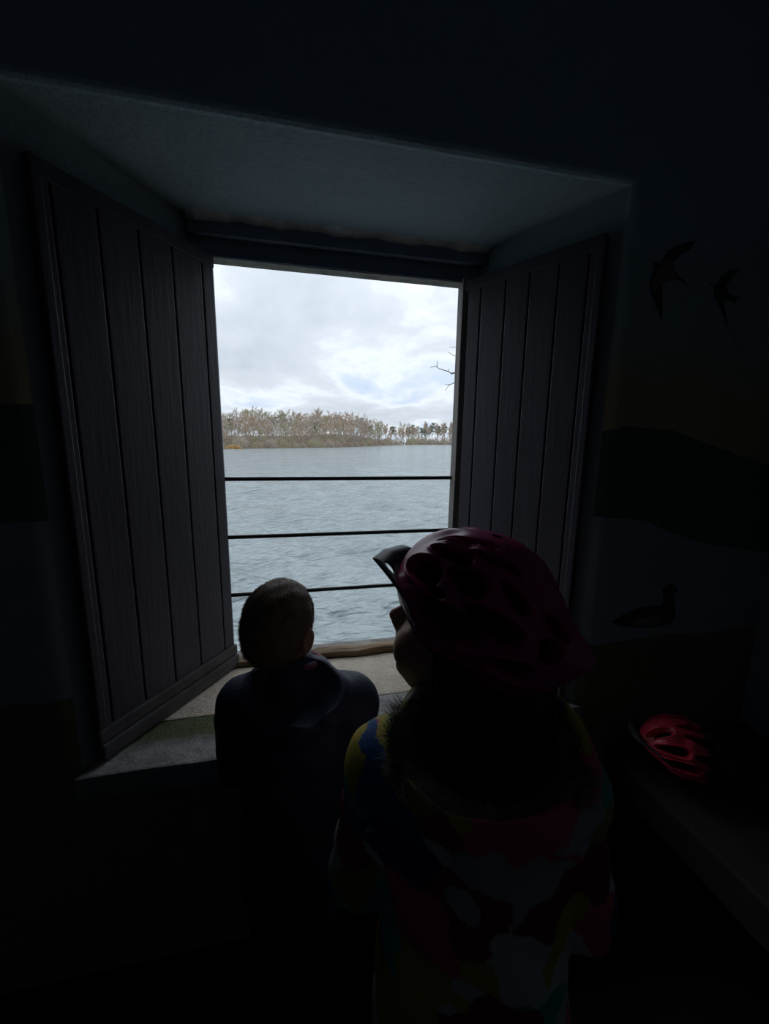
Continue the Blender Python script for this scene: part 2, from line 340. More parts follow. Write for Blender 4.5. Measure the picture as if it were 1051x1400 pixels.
# ------------------------------------------------------------------ far bank
AZ = [-30, -22, -9.5, -0.7, 5.3, 9, 11.7, 14.3, 18, 21.5, 32, 40]
SD = [92, 100, 127, 152, 173, 210, 260, 330, 400, 440, 480, 500]
def shore(a): return np.interp(a, AZ, SD)
def rise(a): return np.interp(a, [-30, -10, 0, 4, 8, 11, 13, 20, 40], [4.0, 4.0, 5.2, 6.6, 6.6, 4.2, 1.2, 2.0, 2.0])
def ground(a, off):
    """height above the lake at compass angle a, off metres behind the shoreline"""
    k = np.sqrt(shore(a)/150.0)
    return -0.5+0.75*smooth(-1.5, 1.0, off)+rise(a)*smooth(3.0, 85.0*k, off)+0.25*np.sin(a*7.0)*smooth(0, 6, off)
ag = np.linspace(-30, 40, 281); og = np.concatenate([np.linspace(-3, 8, 14), np.linspace(10, 170, 32)])
A_, O_ = np.meshgrid(ag, og, indexing='ij'); D_ = shore(A_)+O_+0.8*np.sin(A_*9)+0.5*np.sin(A_*23)
V = np.stack([D_*np.sin(np.radians(A_)), D_*np.cos(np.radians(A_)), ground(A_, O_)], -1).reshape(-1, 3)
I, J = np.meshgrid(np.arange(len(ag)-1), np.arange(len(og)-1), indexing='ij'); q = (I*len(og)+J).ravel()
Q = np.stack([q, q+1, q+len(og)+1, q+len(og)], 1)
bank = link('far_bank_ground', fast_mesh('far_bank', V, Q), mat('bank_leaf_litter', (0.21, 0.155, 0.105), (0.15, 0.125, 0.08), 0.95, 0.12, 0.3, 1.2), loc=(0, 0, WZ)); tag(bank, kind='structure')

M_BARK = mat('bare_bark', (0.42, 0.37, 0.33), (0.30, 0.265, 0.235), 0.95, 0.8)
M_TWIG = [mat('brown_twigs', (0.580, 0.468, 0.366), (0.455, 0.370, 0.293), 0.95, 0.4), mat('grey_twigs', (0.580, 0.501, 0.415), (0.469, 0.403, 0.336), 0.95, 0.4), mat('russet_twigs', (0.607, 0.455, 0.342), (0.497, 0.377, 0.287), 0.95, 0.4), mat('olive_twigs', (0.552, 0.501, 0.342), (0.442, 0.403, 0.268), 0.95, 0.4)]
M_PINE = mat('pine_needles', (0.17, 0.20, 0.13), (0.24, 0.25, 0.17), 0.9, 0.6)
M_IVY = mat('ivy_leaves', (0.19, 0.25, 0.11), (0.27, 0.31, 0.16), 0.9, 0.6)
def prism(v, f, mi, a, b, ra, rb, m, k=3):
    n = len(v); d = nrm(b-a); p = nrm(np.cross(d, [0.31, 0.87, 0.22])); q_ = np.cross(d, p)
    for c, r in ((a, ra), (b, rb)):
        for j in range(k): t = 2*math.pi*j/k; v.append(c+r*(p*math.cos(t)+q_*math.sin(t)))
    for j in range(k): j2 = (j+1) % k; f.append((n+j, n+j2, n+k+j2, n+k+j)); mi.append(m)
def tri_twig(v, f, mi, a, d, L, w_, rg, m):
    s = nrm(np.cross(d, rg.normal(size=3)))*w_; n = len(v); v += [a-s, a+s, a+d*L+s*0.3, a+d*L-s*0.3]; f.append((n, n+1, n+2, n+3)); mi.append(m)
def bare_tree(seed, H, spread, fork, nb, lean=0.0, thick=1.0, dens=1.0):
    rg = np.random.default_rng(seed); v, f, mi = [], [], []
    pts = [np.array([0, 0, -0.6])]; nseg = 6
    for i in range(1, nseg+1): pts.append(np.array([lean*i/nseg*H*0.1+rg.normal(0, 0.012)*H, rg.normal(0, 0.012)*H, H*0.86*i/nseg]))
    rad = lambda t: thick*H*(0.016*(1-t)+0.003)
    for i in range(nseg): prism(v, f, mi, pts[i], pts[i+1], rad(i/nseg), rad((i+1)/nseg), 0, 4)
    def at(t):
        i = min(int(t*nseg), nseg-1); return pts[i]+(pts[i+1]-pts[i])*(t*nseg-i)
    for b in range(nb):
        t = fork+(1-fork)*(b+rg.random())/nb; ph = b*2.4+rg.normal(0, 0.3)
        el = 0.35+0.75*t+rg.normal(0, 0.12); L = spread*(1.25-0.75*t)*(0.75+0.5*rg.random())
        d = np.array([math.cos(ph)*math.cos(el), math.sin(ph)*math.cos(el), math.sin(el)]); a = at(t); c = a+d*L*0.55; e = c+nrm(d+np.array([0, 0, 0.45])+rg.normal(0, 0.15, 3))*L*0.5
        prism(v, f, mi, a, c, rad(t)*0.55, rad(t)*0.33, 0); prism(v, f, mi, c, e, rad(t)*0.33, 0.02*thick, 0)
        for s in range(6):
            u = 0.3+0.7*(s+rg.random())/6; p = a+(c-a)*(u/0.55) if u < 0.55 else c+(e-c)*((u-0.55)/0.45)
            d2 = nrm(d+rg.normal(0, 0.65, 3)+np.array([0, 0, 0.35])); L2 = L*(0.22+0.25*rg.random()); p2 = p+d2*L2
            prism(v, f, mi, p, p2, 0.045*thick, 0.018*thick, 1)
            for k in range(int(20*dens)):
                uu = 0.15+0.85*rg.random(); d3 = nrm(d2+rg.normal(0, 0.75, 3)+np.array([0, 0, 0.25])); tri_twig(v, f, mi, p+(p2-p)*uu, d3, H*(0.03+0.045*rg.random()), 0.034*thick, rg, 1)
    return v, f, mi
def pine_tree(seed, H, crown, ivy=False):
    rg = np.random.default_rng(seed); v, f, mi = [], [], []
    prism(v, f, mi, np.array([0, 0, -0.6]), np.array([0.2, 0, H*0.93]), H*0.014, H*0.005, 0, 5)
    for b in range(16 if not ivy else 26):
        t = (0.55+0.42*rg.random()) if not ivy else (0.25+0.72*rg.random()); ph = rg.random()*6.28; L = crown*(0.5+0.6*rg.random())*(1.15-0.5*t if not ivy else 0.75)
        a = np.array([0.2*t, 0, H*0.93*t]); c = a+np.array([math.cos(ph)*L, math.sin(ph)*L, L*0.25]); prism(v, f, mi, a, c, 0.07, 0.03, 0)
        for k in range(60):
            p = a+(c-a)*(0.35+0.7*rg.random())+rg.normal(0, 0.28, 3)*np.array([1, 1, 0.5])*crown/3.0; d = nrm(rg.normal(size=3)+np.array([0, 0, 0.3])); tri_twig(v, f, mi, p, d, 0.35+0.3*rg.random(), 0.10, rg, 1)
    return v, f, mi
def bush(seed, Rb, Hb):
    rg = np.random.default_rng(seed); v, f, mi = [], [], []
    for k in range(620):
        ph = rg.random()*6.283; el = math.asin(rg.random()**0.8); d = np.array([math.cos(ph)*math.cos(el)*Rb, math.sin(ph)*math.cos(el)*Rb, math.sin(el)*Hb]); r_ = 0.55+0.42*rg.random()
        p = d*r_*(1+0.08*math.sin(3*ph+seed)); tri_twig(v, f, mi, p, nrm(d+rg.normal(0, 0.8, 3)), 0.5+0.35*rg.random(), 0.035, rg, 0)
    for k in range(14):
        ph = rg.random()*6.283; prism(v, f, mi, np.array([0, 0, -0.4]), np.array([math.cos(ph)*Rb*0.8, math.sin(ph)*Rb*0.8, Hb*0.75]), 0.05, 0.02, 0)
    return v, f, mi
def tmesh(name, d, mats):
    v, f, mi = d; me = fast_mesh(name, np.array(v), np.array(f), False, mi)
    for ma in mats: me.materials.append(ma)
    return me
protos = []
for i in range(8):
    protos.append((tmesh('bare_tree', bare_tree(11+i, 12.0, 4.6+0.35*(i % 3), 0.16+0.03*(i % 4), 15, lean=0.3*(i % 3-1), dens=1.15), (M_BARK, M_TWIG[i % 4])), ['brown', 'grey', 'russet', 'olive'][i % 4]))
slim = [tmesh('slender_tree', bare_tree(41+i, 12.0, 2.6, 0.52, 11, lean=0.25*(i-1), thick=0.9, dens=0.95), (M_BARK, M_TWIG[(1, 0, 2)[i]])) for i in range(3)]
pines = [tmesh('pine_tree', pine_tree(61+i, 12.0, 2.8), (M_BARK, M_PINE)) for i in range(2)]
ivies = [tmesh('ivy_clad_tree', pine_tree(71+i, 12.0, 2.4, True), (M_BARK, M_IVY)) for i in range(1)]
bushes = [(tmesh('waterside_shrub', bush(81+i, 2.4, 2.2), (M_TWIG[c], )), nm) for i, (c, nm) in enumerate(((1, 'grey'), (3, 'olive'), (0, 'brown')))]
def az_of(px): return 12.2+math.degrees(math.atan((px-525.5)/545.0))
TOPX = [-30, -9.5, -5, -0.7, 2.6, 3.9, 5.3, 7.4, 9.5, 11.7, 12.7, 13.3, 14.3, 15.8, 19, 21.5, 40]
TOPZ = [11, 11.6, 13.5, 14.5, 15.0, 17.0, 16.3, 17.8, 18.0, 18.5, 17.0, 14.5, 16.5, 20, 23.5, 24.5, 24]
rt = random.Random(9)
WOOD = []        # dicts: every tree and shrub of the far wood, placed after they have been spaced out
def put_tree(name, me, a, off, top, label, group, wide=1.0): WOOD.append(dict(name=name, me=me, a=a, off=off, top=top, label=label, group=group, wide=wide, rz=rt.random()*6.28, cat='tree', lo=5.0, hi=95.0))
LBL = {'brown': 'bare brown-twigged tree in the wood across the lake', 'grey': 'bare grey-twigged tree in the wood across the lake', 'russet': 'bare russet-twigged tree in the wood across the lake', 'olive': 'bare olive-twigged tree in the wood across the lake'}
for row, (off0, off1, stepm, k0) in enumerate(((3, 8, 2.7, 0.58), (9, 16, 2.5, 0.78), (18, 28, 2.5, 0.93), (30, 42, 2.6, 1.0))):
    a = -14.0
    while a < 27.5:
        d = shore(a); sc = 1.0 if a < 11 else 1.35
        if not (12.6 < a < 13.5 and row > 1):
            off = off0+(off1-off0)*rt.random(); top = np.interp(a, TOPX, TOPZ)*(k0*(0.86+0.2*rt.random()))
            r_ = rt.random()
            if a < 8.5:
                me, nm = protos[rt.randrange(8)]
                if row == 2 and r_ < 0.10: put_tree('pine_tree', pines[rt.randrange(2)], a, off, top, 'dark green pine standing among bare trees across the lake', 'pines across the lake', 0.9)
                else: put_tree('bare_tree', me, a, off, top, LBL[nm], nm+' bare trees across the lake', 1.15)
            elif r_ < 0.22 and row > 0: put_tree('pine_tree', pines[rt.randrange(2)], a, off, top, 'dark green pine standing among bare trees across the lake', 'pines across the lake', 0.8)
            elif r_ < 0.8 and row > 0: put_tree('slender_tree', slim[rt.randrange(3)], a, off, top, 'tall slender bare tree with sky between the trunks across the lake', 'slender trees across the lake', 0.9)
            else:
                me, nm = protos[rt.randrange(8)]; put_tree('bare_tree', me, a, off, top*(0.55 if row == 0 else 0.9), LBL[nm], nm+' bare trees across the lake')
        a += math.degrees(stepm*sc*(0.75+0.5*rt.random())/d)
put_tree('ivy_clad_tree', ivies[0], az_of(447), 13, 11.5, 'ivy-clad green tree in the middle of the wood across the lake', None, 0.95)
def put_bush(px, off, w_, h_, k, label=None):
    WOOD.append(dict(name='waterside_shrub', me=bushes[k][0], a=az_of(px), off=off, w=w_, h=h_, label=label or 'rounded %s shrub at the far water edge' % bushes[k][1], group=None if label else bushes[k][1]+' shrubs along the far shore', rz=px*1.7, cat='shrub', lo=1.0, hi=10.0))
put_bush(354, 1.2, 5.6, 3.1, 0, 'tall rounded grey shrub beside the golden reeds at the far water edge')
for px, off, w_, h_, k in ((372, 2.4, 3.2, 3.0, 1), (386, 1.0, 4.2, 1.9, 1), (397, 1.2, 3.6, 1.8, 0), (411, 2.2, 5.0, 3.3, 1), (422, 1.5, 4.4, 2.6, 3-2), (434, 2.0, 4.6, 2.8, 0), (444, 2.6, 5.2, 2.6, 2), (458, 3.0, 5, 2.5, 2), (468, 2.2, 5.4, 2.6, 0), (478, 2.5, 5.0, 2.4, 2), (488, 2.6, 5, 3.0, 1), (496, 2.6, 5, 2.4, 2), (506, 3, 6, 2.6, 2), (516, 3, 6.5, 2.8, 0), (526, 3, 6.5, 2.4, 2), (336, 3.0, 4.0, 2.2, 2), (300, 2.5, 4, 2.4, 0), (560, 4, 9, 3.5, 2), (572, 4, 9, 3.2, 0), (585, 4, 10, 3.4, 2), (598, 4, 10, 3.5, 0), (610, 4, 10, 3.4, 2), (622, 4, 10, 3.4, 0), (538, 4, 6, 2.2, 2)):
    put_bush(px, off, w_, h_, k)
ru = random.Random(31)
a = -12.0
while a < 25.5:
    k = ru.randrange(3); off = 4.5+6*ru.random(); d = shore(a)+off; w_ = (3.6+2.2*ru.random())*(1.0 if a < 11 else 1.7); h_ = w_*(0.55+0.25*ru.random())
    WOOD.append(dict(name='understorey_shrub', me=bushes[k][0], a=a, off=off, w=w_, h=h_, label='leafless %s understorey shrub below the trees of the far wood' % bushes[k][1], group=bushes[k][1]+' understorey across the lake', rz=ru.random()*6, cat='shrub', lo=3.0, hi=60.0))
    a += math.degrees(2.3*(1.0 if a < 11 else 1.7)*(0.7+0.6*ru.random())/d)
def unit_radius(me, memo={}):
    if me.name not in memo:
        co = np.empty(len(me.vertices)*3, np.float32); me.vertices.foreach_get('co', co); co = co.reshape(-1, 3); memo[me.name] = float(np.percentile(np.hypot(co[:, 0], co[:, 1]), 98))
    return memo[me.name]
def space_out():
    n = len(WOOD); A = np.array([w_['a'] for w_ in WOOD]); O_ = np.array([w_['off'] for w_ in WOOD], float); A0 = A.copy(); D0 = shore(A)+O_
    tree = np.array([w_['cat'] == 'tree' for w_ in WOOD]); lo = np.array([w_['lo'] for w_ in WOOD]); hi = np.array([w_['hi'] for w_ in WOOD])
    top0 = np.array([w_.get('top', 0.0) for w_ in WOOD]); ur = np.array([unit_radius(w_['me'])*w_.get('wide', 1.0) for w_ in WOOD]); sw = np.array([w_.get('w', 0.0)/4.8 for w_ in WOOD])
    fixed = [(az_of(547.5), shore(az_of(547.5))+2.5, 4.6), (az_of(320), shore(az_of(320))-0.3, 3.0)]      # the house and the reed bed
    fx = np.array([(d*math.sin(math.radians(a)), d*math.cos(math.radians(a)), r) for a, d, r in fixed])
    def size(A, O_):
        D = shore(A)+O_; h = np.maximum(3.0, (top0-3.0)*D/D0+3.0-ground(A, O_)); return D, h, np.where(tree, ur*h/12.0, ur*sw)
    for it in range(420):
        D, h, r = size(A, O_); rad = np.radians(A); X = np.stack([D*np.sin(rad), D*np.cos(rad)], 1); er = np.stack([np.sin(rad), np.cos(rad)], 1); et = np.stack([np.cos(rad), -np.sin(rad)], 1)
        d = X[:, None]-X[None]; dist = np.linalg.norm(d, axis=-1)+np.eye(n)*1e6; ov = np.clip(np.where(tree[:, None] & tree[None], 0.88, np.where(tree[:, None] | tree[None], 0.66, 0.90))*(r[:, None]+r[None])-dist, 0, None)
        sgn = np.where(O_[:, None]+0.01*np.arange(n)[:, None] >= O_[None]+0.01*np.arange(n)[None], 1.0, -1.0)
        u = d/dist[..., None]+0.25*sgn[..., None]*er[:, None]; push = (ov[..., None]*u*0.28).sum(1)
        df = X[:, None]-fx[None, :, :2]; dd = np.linalg.norm(df, axis=-1); push += (np.clip(r[:, None]+fx[None, :, 2]-dd, 0, None)/dd)[..., None].__mul__(df).sum(1)*0.9
        m = np.linalg.norm(push, axis=1, keepdims=True); push *= np.minimum(1.0, 2.0/np.maximum(m, 1e-6))
        A = np.clip(A+np.degrees((push*et).sum(1)/D)*0.6, A0-1.6, A0+1.6); O_ = np.clip(O_+(push*er).sum(1)+np.where(ov.sum(1) < 1e-3, -0.05, 0.0), lo, hi)
    D, h, r = size(A, O_); G = ground(A, O_)
    for i, w_ in enumerate(WOOD):
        o = bpy.data.objects.new(w_['name'], w_['me']); COL.objects.link(o); a = math.radians(A[i]); o.rotation_euler = (0, 0, w_['rz'])
        o.location = (D[i]*math.sin(a), D[i]*math.cos(a), WZ+float(G[i])-(0.0 if tree[i] else 0.1))
        s = h[i]/12.0; o.scale = (s*w_['wide'], s*w_['wide'], s) if tree[i] else (w_['w']/4.8, w_['w']/4.8, w_['h']/2.4)
        tag(o, w_['label'], w_['cat'], w_['group'])
    dist = np.linalg.norm(np.stack([D*np.sin(np.radians(A)), D*np.cos(np.radians(A))], 1)[:, None]-np.stack([D*np.sin(np.radians(A)), D*np.cos(np.radians(A))], 1)[None], axis=-1)+np.eye(n)*1e6
    return int((dist < 0.8*(r[:, None]+r[None])).sum()//2)
print('woodland pairs still closer than touching:', space_out())
# golden reeds
rg = np.random.default_rng(3); v, f, mi = [], [], []
for k in range(900):
    x = rg.uniform(-2.6, 2.6); y = rg.uniform(-0.8, 0.8); h_ = (1.35*(1-(x/2.8)**2)+0.25)*(0.75+0.3*rg.random()); tri_twig(v, f, mi, np.array([x, y, -0.3]), nrm(np.array([rg.normal(0, 0.1), rg.normal(0, 0.1), 1])), h_, 0.05, rg, 0)
a = az_of(320); d = shore(a)-0.3
reeds = link('reed_bed', tmesh('reed_bed', (v, f, mi), ()), mat('golden_reed', (0.72, 0.50, 0.25), (0.60, 0.40, 0.19), 0.9, 0.5), loc=(d*math.sin(math.radians(a)), d*math.cos(math.radians(a)), WZ+0.1)); reeds.rotation_euler = (0, 0, math.radians(-a))
tag(reeds, 'golden reed bed at the far water edge below bare trees', 'reeds', kind='stuff')
# small pale house by the far shore
a = az_of(547.5); d = shore(a)+2.5; g = WZ+float(ground(a, 2.5))
house = empty('lakeside_house', (d*math.sin(math.radians(a)), d*math.cos(math.radians(a)), g), math.radians(-a+8)); tag(house, 'small pale gabled house by the far shore below the pines', 'house')
M_WHITE = mat('pale_render', (0.85, 0.82, 0.78), (0.78, 0.75, 0.7), 0.9, 0.5)
mb = MB(); mb.box(-2.2, 2.2, -2.5, 2.5, -0.6, 3.2); mb.poly([(-2.2, -2.5, 3.2), (2.2, -2.5, 3.2), (0, -2.5, 5.4)]); mb.poly([(-2.2, 2.5, 3.2), (2.2, 2.5, 3.2), (0, 2.5, 5.4)]); mb.build('wall', M_WHITE, house)
mb = MB()
for s in (-1, 1): mb.poly([(s*2.5, -2.8, 2.95), (s*2.5, 2.8, 2.95), (0, 2.8, 5.55), (0, -2.8, 5.55)]); mb.poly([(s*2.5, -2.8, 2.8), (s*2.5, 2.8, 2.8), (0, 2.8, 5.4), (0, -2.8, 5.4)]); mb.poly([(s*2.5, -2.8, 2.8), (s*2.5, -2.8, 2.95), (0, -2.8, 5.55), (0, -2.8, 5.4)])
mb.build('roof', mat('slate_roof', (0.42, 0.41, 0.42), (0.34, 0.33, 0.34), 0.8, 2), house)
M_DARKW = mat('dark_glass', (0.08, 0.085, 0.09), None, 0.3, 2)
MB().box(-1.5, -0.4, -2.56, -2.48, 1.6, 2.8).build('window', M_DARKW, house); MB().box(0.4, 1.3, -2.56, -2.48, 0.0, 2.1).build('door', M_DARKW, house)

# tree growing on the bank outside, whose twigs reach past the right jamb
M_NEARB = mat('near_bare_bark', (0.20, 0.18, 0.165), (0.13, 0.115, 0.105), 0.95, 3)
trunk0 = np.array([5.6, 6.6, -0.9])
bk = MB(); n = 20
for i in range(n):
    t0, t1 = 2*math.pi*i/n, 2*math.pi*(i+1)/n
    for (s0, z0), (s1, z1) in (((1.0, WZ-0.4), (0.8, -1.1)), ((0.8, -1.1), (0.35, -0.85)), ((0.35, -0.85), (0.001, -0.82))):
        bk.poly([(6.6+2.6*s0*math.cos(t0), 5.9+3.4*s0*math.sin(t0), z0), (6.6+2.6*s0*math.cos(t1), 5.9+3.4*s0*math.sin(t1), z0), (6.6+2.6*s1*math.cos(t1), 5.9+3.4*s1*math.sin(t1), z1), (6.6+2.6*s1*math.cos(t0), 5.9+3.4*s1*math.sin(t0), z1)])
tag(bk.build('near_bank_ground', MATS['bank_leaf_litter'], merge=True, sub=2, jit=0.12, jscale=1.0, smooth_shade=True), kind='structure')
tree = empty('waterside_tree', tuple(trunk0)); tag(tree, 'bare tree outside whose thin twigs show past the right-hand jamb', 'tree')
rel = lambda p: np.asarray(p)-trunk0
fork = np.array([5.2, 6.6, 1.5])
MB().tube([rel(trunk0-[0, 0, 0.3]), rel(trunk0+[-0.1, 0, 0.9]), rel(fork), rel(fork+[0.1, 0.1, 1.4]), rel(fork+[-0.1, 0.3, 3.0])], [0.15, 0.12, 0.10, 0.06, 0.02], 10).build('trunk', M_NEARB, tree, smooth_shade=True)
def limb(pts, r0_, r1_):
    k = len(pts); MB().tube([rel(p) for p in pts], [r0_+(r1_-r0_)*i/(k-1) for i in range(k)], 6).build('branch', M_NEARB, tree, smooth_shade=True)
D6 = 6.6
b1, b2, b3 = P(640, 496, D6), P(614, 489, D6), P(597, 483, D6)
limb([fork, P(760, 500, D6), P(690, 500, D6), P(655, 502, D6), P(616, 512-1, D6)], 0.045, 0.012)
limb([P(655, 502, D6), P(618, 510.5, D6), P(610, 507, D6), P(600, 504, D6), P(596, 501, D6), P(588, 502, D6)], 0.010, 0.004)
limb([P(597, 502, D6), P(597.5, 497, D6), P(598, 492.5, D6)], 0.006, 0.003)
limb([P(612, 508, D6), P(614, 504, D6)], 0.006, 0.003)
limb([P(690, 500, D6), P(640, 520, D6), P(619, 524, D6), P(613, 527, D6), P(608.5, 534.5, D6)], 0.012, 0.003)
limb([P(616, 525.5, D6), P(608, 526, D6)], 0.005, 0.003)
limb([P(690, 500, D6), P(645, 490, D6), P(620, 486, D6), P(612, 481, D6)], 0.010, 0.003)
limb([P(700, 490, D6), P(640, 475, D6), P(614, 474.5, D6)], 0.008, 0.003)
for k in range(14):
    zt = 0.4+0.17*k; ph = k*2.2; p0 = fork+np.array([0.0, 0.05*k/4, zt*0.8]); dr = np.array([math.cos(ph)*0.7+0.35, math.sin(ph)*0.7, 0.55]); limb([p0, p0+dr*0.5, p0+dr*1.1+[0, 0, 0.15], p0+dr*1.5+[0.1, 0.1, 0.4]], 0.022, 0.004)

# ------------------------------------------------------------------ bench
M_BENCH = mat('dark_bench_wood', (0.085, 0.07, 0.06), (0.055, 0.046, 0.04), 0.45, 18, 0.0015, 60, stretch=(1, 0.08, 1), spec=0.45)
bench = empty('bench', (1.2, 0.2, 0)); tag(bench, 'long dark plank bench along the wall under the red helmet', 'bench')
pl = [(0.94, 1.034), (1.039, 1.165), (1.170, 1.30), (1.305, 1.495)]
for x0, x1 in pl: MB().box(x0-1.2, x1-1.2, -1.7, 0.755, 0.418, 0.45).build('plank', M_BENCH, bench, bevel=0.003)
MB().box(-0.255, -0.232, -1.68, 0.75, 0.345, 0.42).build('apron', M_BENCH, bench, bevel=0.003)
for y in (-1.55, -0.5, 0.62): MB().box(-0.24, -0.18, y, y+0.08, 0, 0.42).build('leg', M_BENCH, bench, bevel=0.003); MB().box(0.2, 0.26, y, y+0.08, 0, 0.42).build('leg', M_BENCH, bench, bevel=0.003)

# ------------------------------------------------------------------ cycle helmets
def dome(U,T,sc=1.0,tail=.03):
    """helmet outer surface in head coordinates: x forward, y left, z up; U azimuth, T 0 brim .. 1 crown"""
    cu,su=np.cos(U),np.sin(U)
    a=np.where(cu>0,.120,.126); b=.1
    rad=1/np.sqrt((cu/a)**2+(su/b)**2)
    zb=.038*smooth(.2,1,cu)-.004-.05*smooth(.1,.9,-cu)+.012*np.abs(su)**4
    zt=.136
    rho=(1-np.clip(T,0,1)**2.35)**(1/2.35)
    back=smooth(.0,.9,-cu)
    rho=rho*(1-.30*back*(1-smooth(0,.36,T)))*(1-.05*(1-smooth(0,.2,T)))
    z=zb+(zt-zb)*(T**1.12)
    z=z-.014*smooth(.2,1,-cu)*smooth(.4,.95,T)*(1-T)*2
    dU=np.arctan2(np.sin(U-math.pi),np.cos(U-math.pi))
    tl=tail*np.exp(-(dU/.42)**2)*np.exp(-((T-.46)/.12)**2)
    x=rad*rho*cu-tl; y=rad*rho*su*(1-.0*tl)
    return np.stack([x*sc,y*sc,(z-.04)*sc+.04],-1)
def frame(az,pitch,roll):
    """az compass deg clockwise from +Y; columns = forward,left,up"""
    az,pitch,roll=map(math.radians,(az,pitch,roll))
    f=np.array([math.sin(az)*math.cos(pitch),math.cos(az)*math.cos(pitch),math.sin(pitch)])
    l=nrm(np.cross([0,0,1],f)); u=np.cross(f,l)
    l2=l*math.cos(roll)+u*math.sin(roll); u2=np.cross(f,l2)
    return np.stack([f,l2,u2],1)

def to_obj(name, V, Q, material, parent, M, smooth_shade=True, attr=None):
    me = fast_mesh(name, V, Q, smooth_shade)
    if attr is not None:
        a = me.attributes.new(attr[0], 'FLOAT', 'POINT'); a.data.foreach_set('value', np.asarray(attr[1], np.float32))
    return link(name, me, material, parent)
def gridq(nu, nv, wrap=False):
    I, J = np.meshgrid(np.arange(nu if wrap else nu-1), np.arange(nv-1), indexing='ij'); I2 = (I+1) % nu
    return np.stack([I*nv+J, I2*nv+J, I2*nv+J+1, I*nv+J+1], -1).reshape(-1, 4)
def cycle_helmet(label, O, M, vents, m_shell, m_visor, m_liner, depth=0.020, sc=1.0, visor=True, straps=True, tail=0.03):
    """O world origin (head centre), M columns forward/left/up, vents: (front end, rear end, half width) on the left side, mirrored"""
    root = bpy.data.objects.new('cycle_helmet', None); COL.objects.link(root); root.empty_display_size = 0.1
    mw = Matrix.Identity(4)
    for i in range(3):
        for j in range(3): mw[i][j] = M[i, j]
        mw[i][3] = O[i]
    root.matrix_world = mw; tag(root, label, 'helmet')
    nu, nv = 440, 190
    U, T = np.meshgrid(np.linspace(0, 2*np.pi, nu, endpoint=False), np.linspace(0, 0.9995, nv), indexing='ij')
    S = dome(U, T, sc, tail)
    N = np.cross(np.roll(S, -1, 0)-np.roll(S, 1, 0), np.gradient(S, axis=1)); N /= np.linalg.norm(N, axis=-1, keepdims=True)+1e-12
    mask = np.zeros(U.shape); lip = np.zeros(U.shape)
    for A, B, hw in vents:
        for sy in ((1, -1) if A[1] != 0 or B[1] != 0 else (1,)):
            a = np.array(A)*sc; b = np.array(B)*sc; a[1] *= sy; b[1] *= sy
            mid = (a+b)/2; ax = b-a; hl = np.linalg.norm(ax)/2; ax = ax/(2*hl)
            r = S-mid; s = (r@ax)/hl; rest = r-(r@ax)[..., None]*ax; nm = N.reshape(-1, 3)[np.argmin((r**2).sum(-1))]; out_ = r@nm; rest = rest-(rest@nm)[..., None]*nm; dn = np.linalg.norm(rest, axis=-1)+np.clip(np.abs(out_)-0.022, 0, 1)*4
            wd = hw*(1+0.30*s)                       # teardrop, blunter at the rear
            e = (np.abs(s)**2.4+(dn/np.maximum(wd, 1e-4))**2.4)**(1/2.4)
            e = np.where(np.abs(s) > 1.6, 9, e)
            mask = np.maximum(mask, smooth(1.06, 0.84, e)); lip = np.maximum(lip, np.exp(-((e-1.18)/0.16)**2))
    top = smooth(0.985, 0.9, T)
    ridge = 0.0022*np.cos(9*U)*smooth(0.15, 0.5, T)*top
    S2 = S+N*((ridge+0.0022*lip*(1-mask)*top-depth*mask))[..., None]
    to_obj('shell', S2.reshape(-1, 3), gridq(nu, nv, True), m_shell, root, M, attr=('vent', smooth(0.72, 0.86, mask).ravel()))
    nv2 = 40; U2, T2 = np.meshgrid(np.linspace(0, 2*np.pi, 160, endpoint=False), np.linspace(0, 0.998, nv2), indexing='ij')
    inner = dome(U2, T2, sc, 0.0); inner[..., 0] *= 0.80; inner[..., 1] *= 0.78; inner[..., 2] = inner[..., 2]*0.83+0.004
    rim = dome(U2[:, :1], T2[:, :1], sc, tail); rim2 = rim*np.array([0.985, 0.985, 1.0])+np.array([0, 0, -0.004])
    L = np.concatenate([rim, rim2, inner], 1)
    to_obj('foam_liner', L.reshape(-1, 3), gridq(160, nv2+2, True)[:, ::-1], m_liner, root, M)
    if visor:
        nu, nv = 121, 25
        a = np.linspace(-1.02, 1.02, nu); s = np.linspace(0, 1, nv); A, S_ = np.meshgrid(a, s, indexing='ij')
        base = dome(A, 0.20+0.06*np.cos(A*1.4), sc, tail)
        rimx = np.interp(np.abs(base[..., 1])/sc, [0, 0.042, 0.088, 0.1], [0.158, 0.151, 0.062, 0.04])*sc
        reach = np.maximum(rimx-base[..., 0], 0.001)
        X = base+np.stack([reach*S_-0.003, 0*A, reach*S_*0.22+0.008*np.cos(A*1.3)*np.sin(S_*np.pi)-0.008*(1-S_)], -1)
        holes = np.zeros(A.shape, bool)
        for c in (-0.37, 0.37): holes |= (((A-c-0.12*np.sign(c)*(S_-0.42))/0.09)**2+((S_-0.38)/0.19)**2) < 1
        Q = gridq(nu, nv); keep = holes.reshape(-1)[Q].sum(1) < 3
        vis = to_obj('visor', X.reshape(-1, 3), Q[keep], m_visor, root, M)
        md = vis.modifiers.new('thickness', 'SOLIDIFY'); md.thickness = 0.0032; md.offset = 0
        md = vis.modifiers.new('soften', 'SUBSURF'); md.levels = 1; md.render_levels = 1
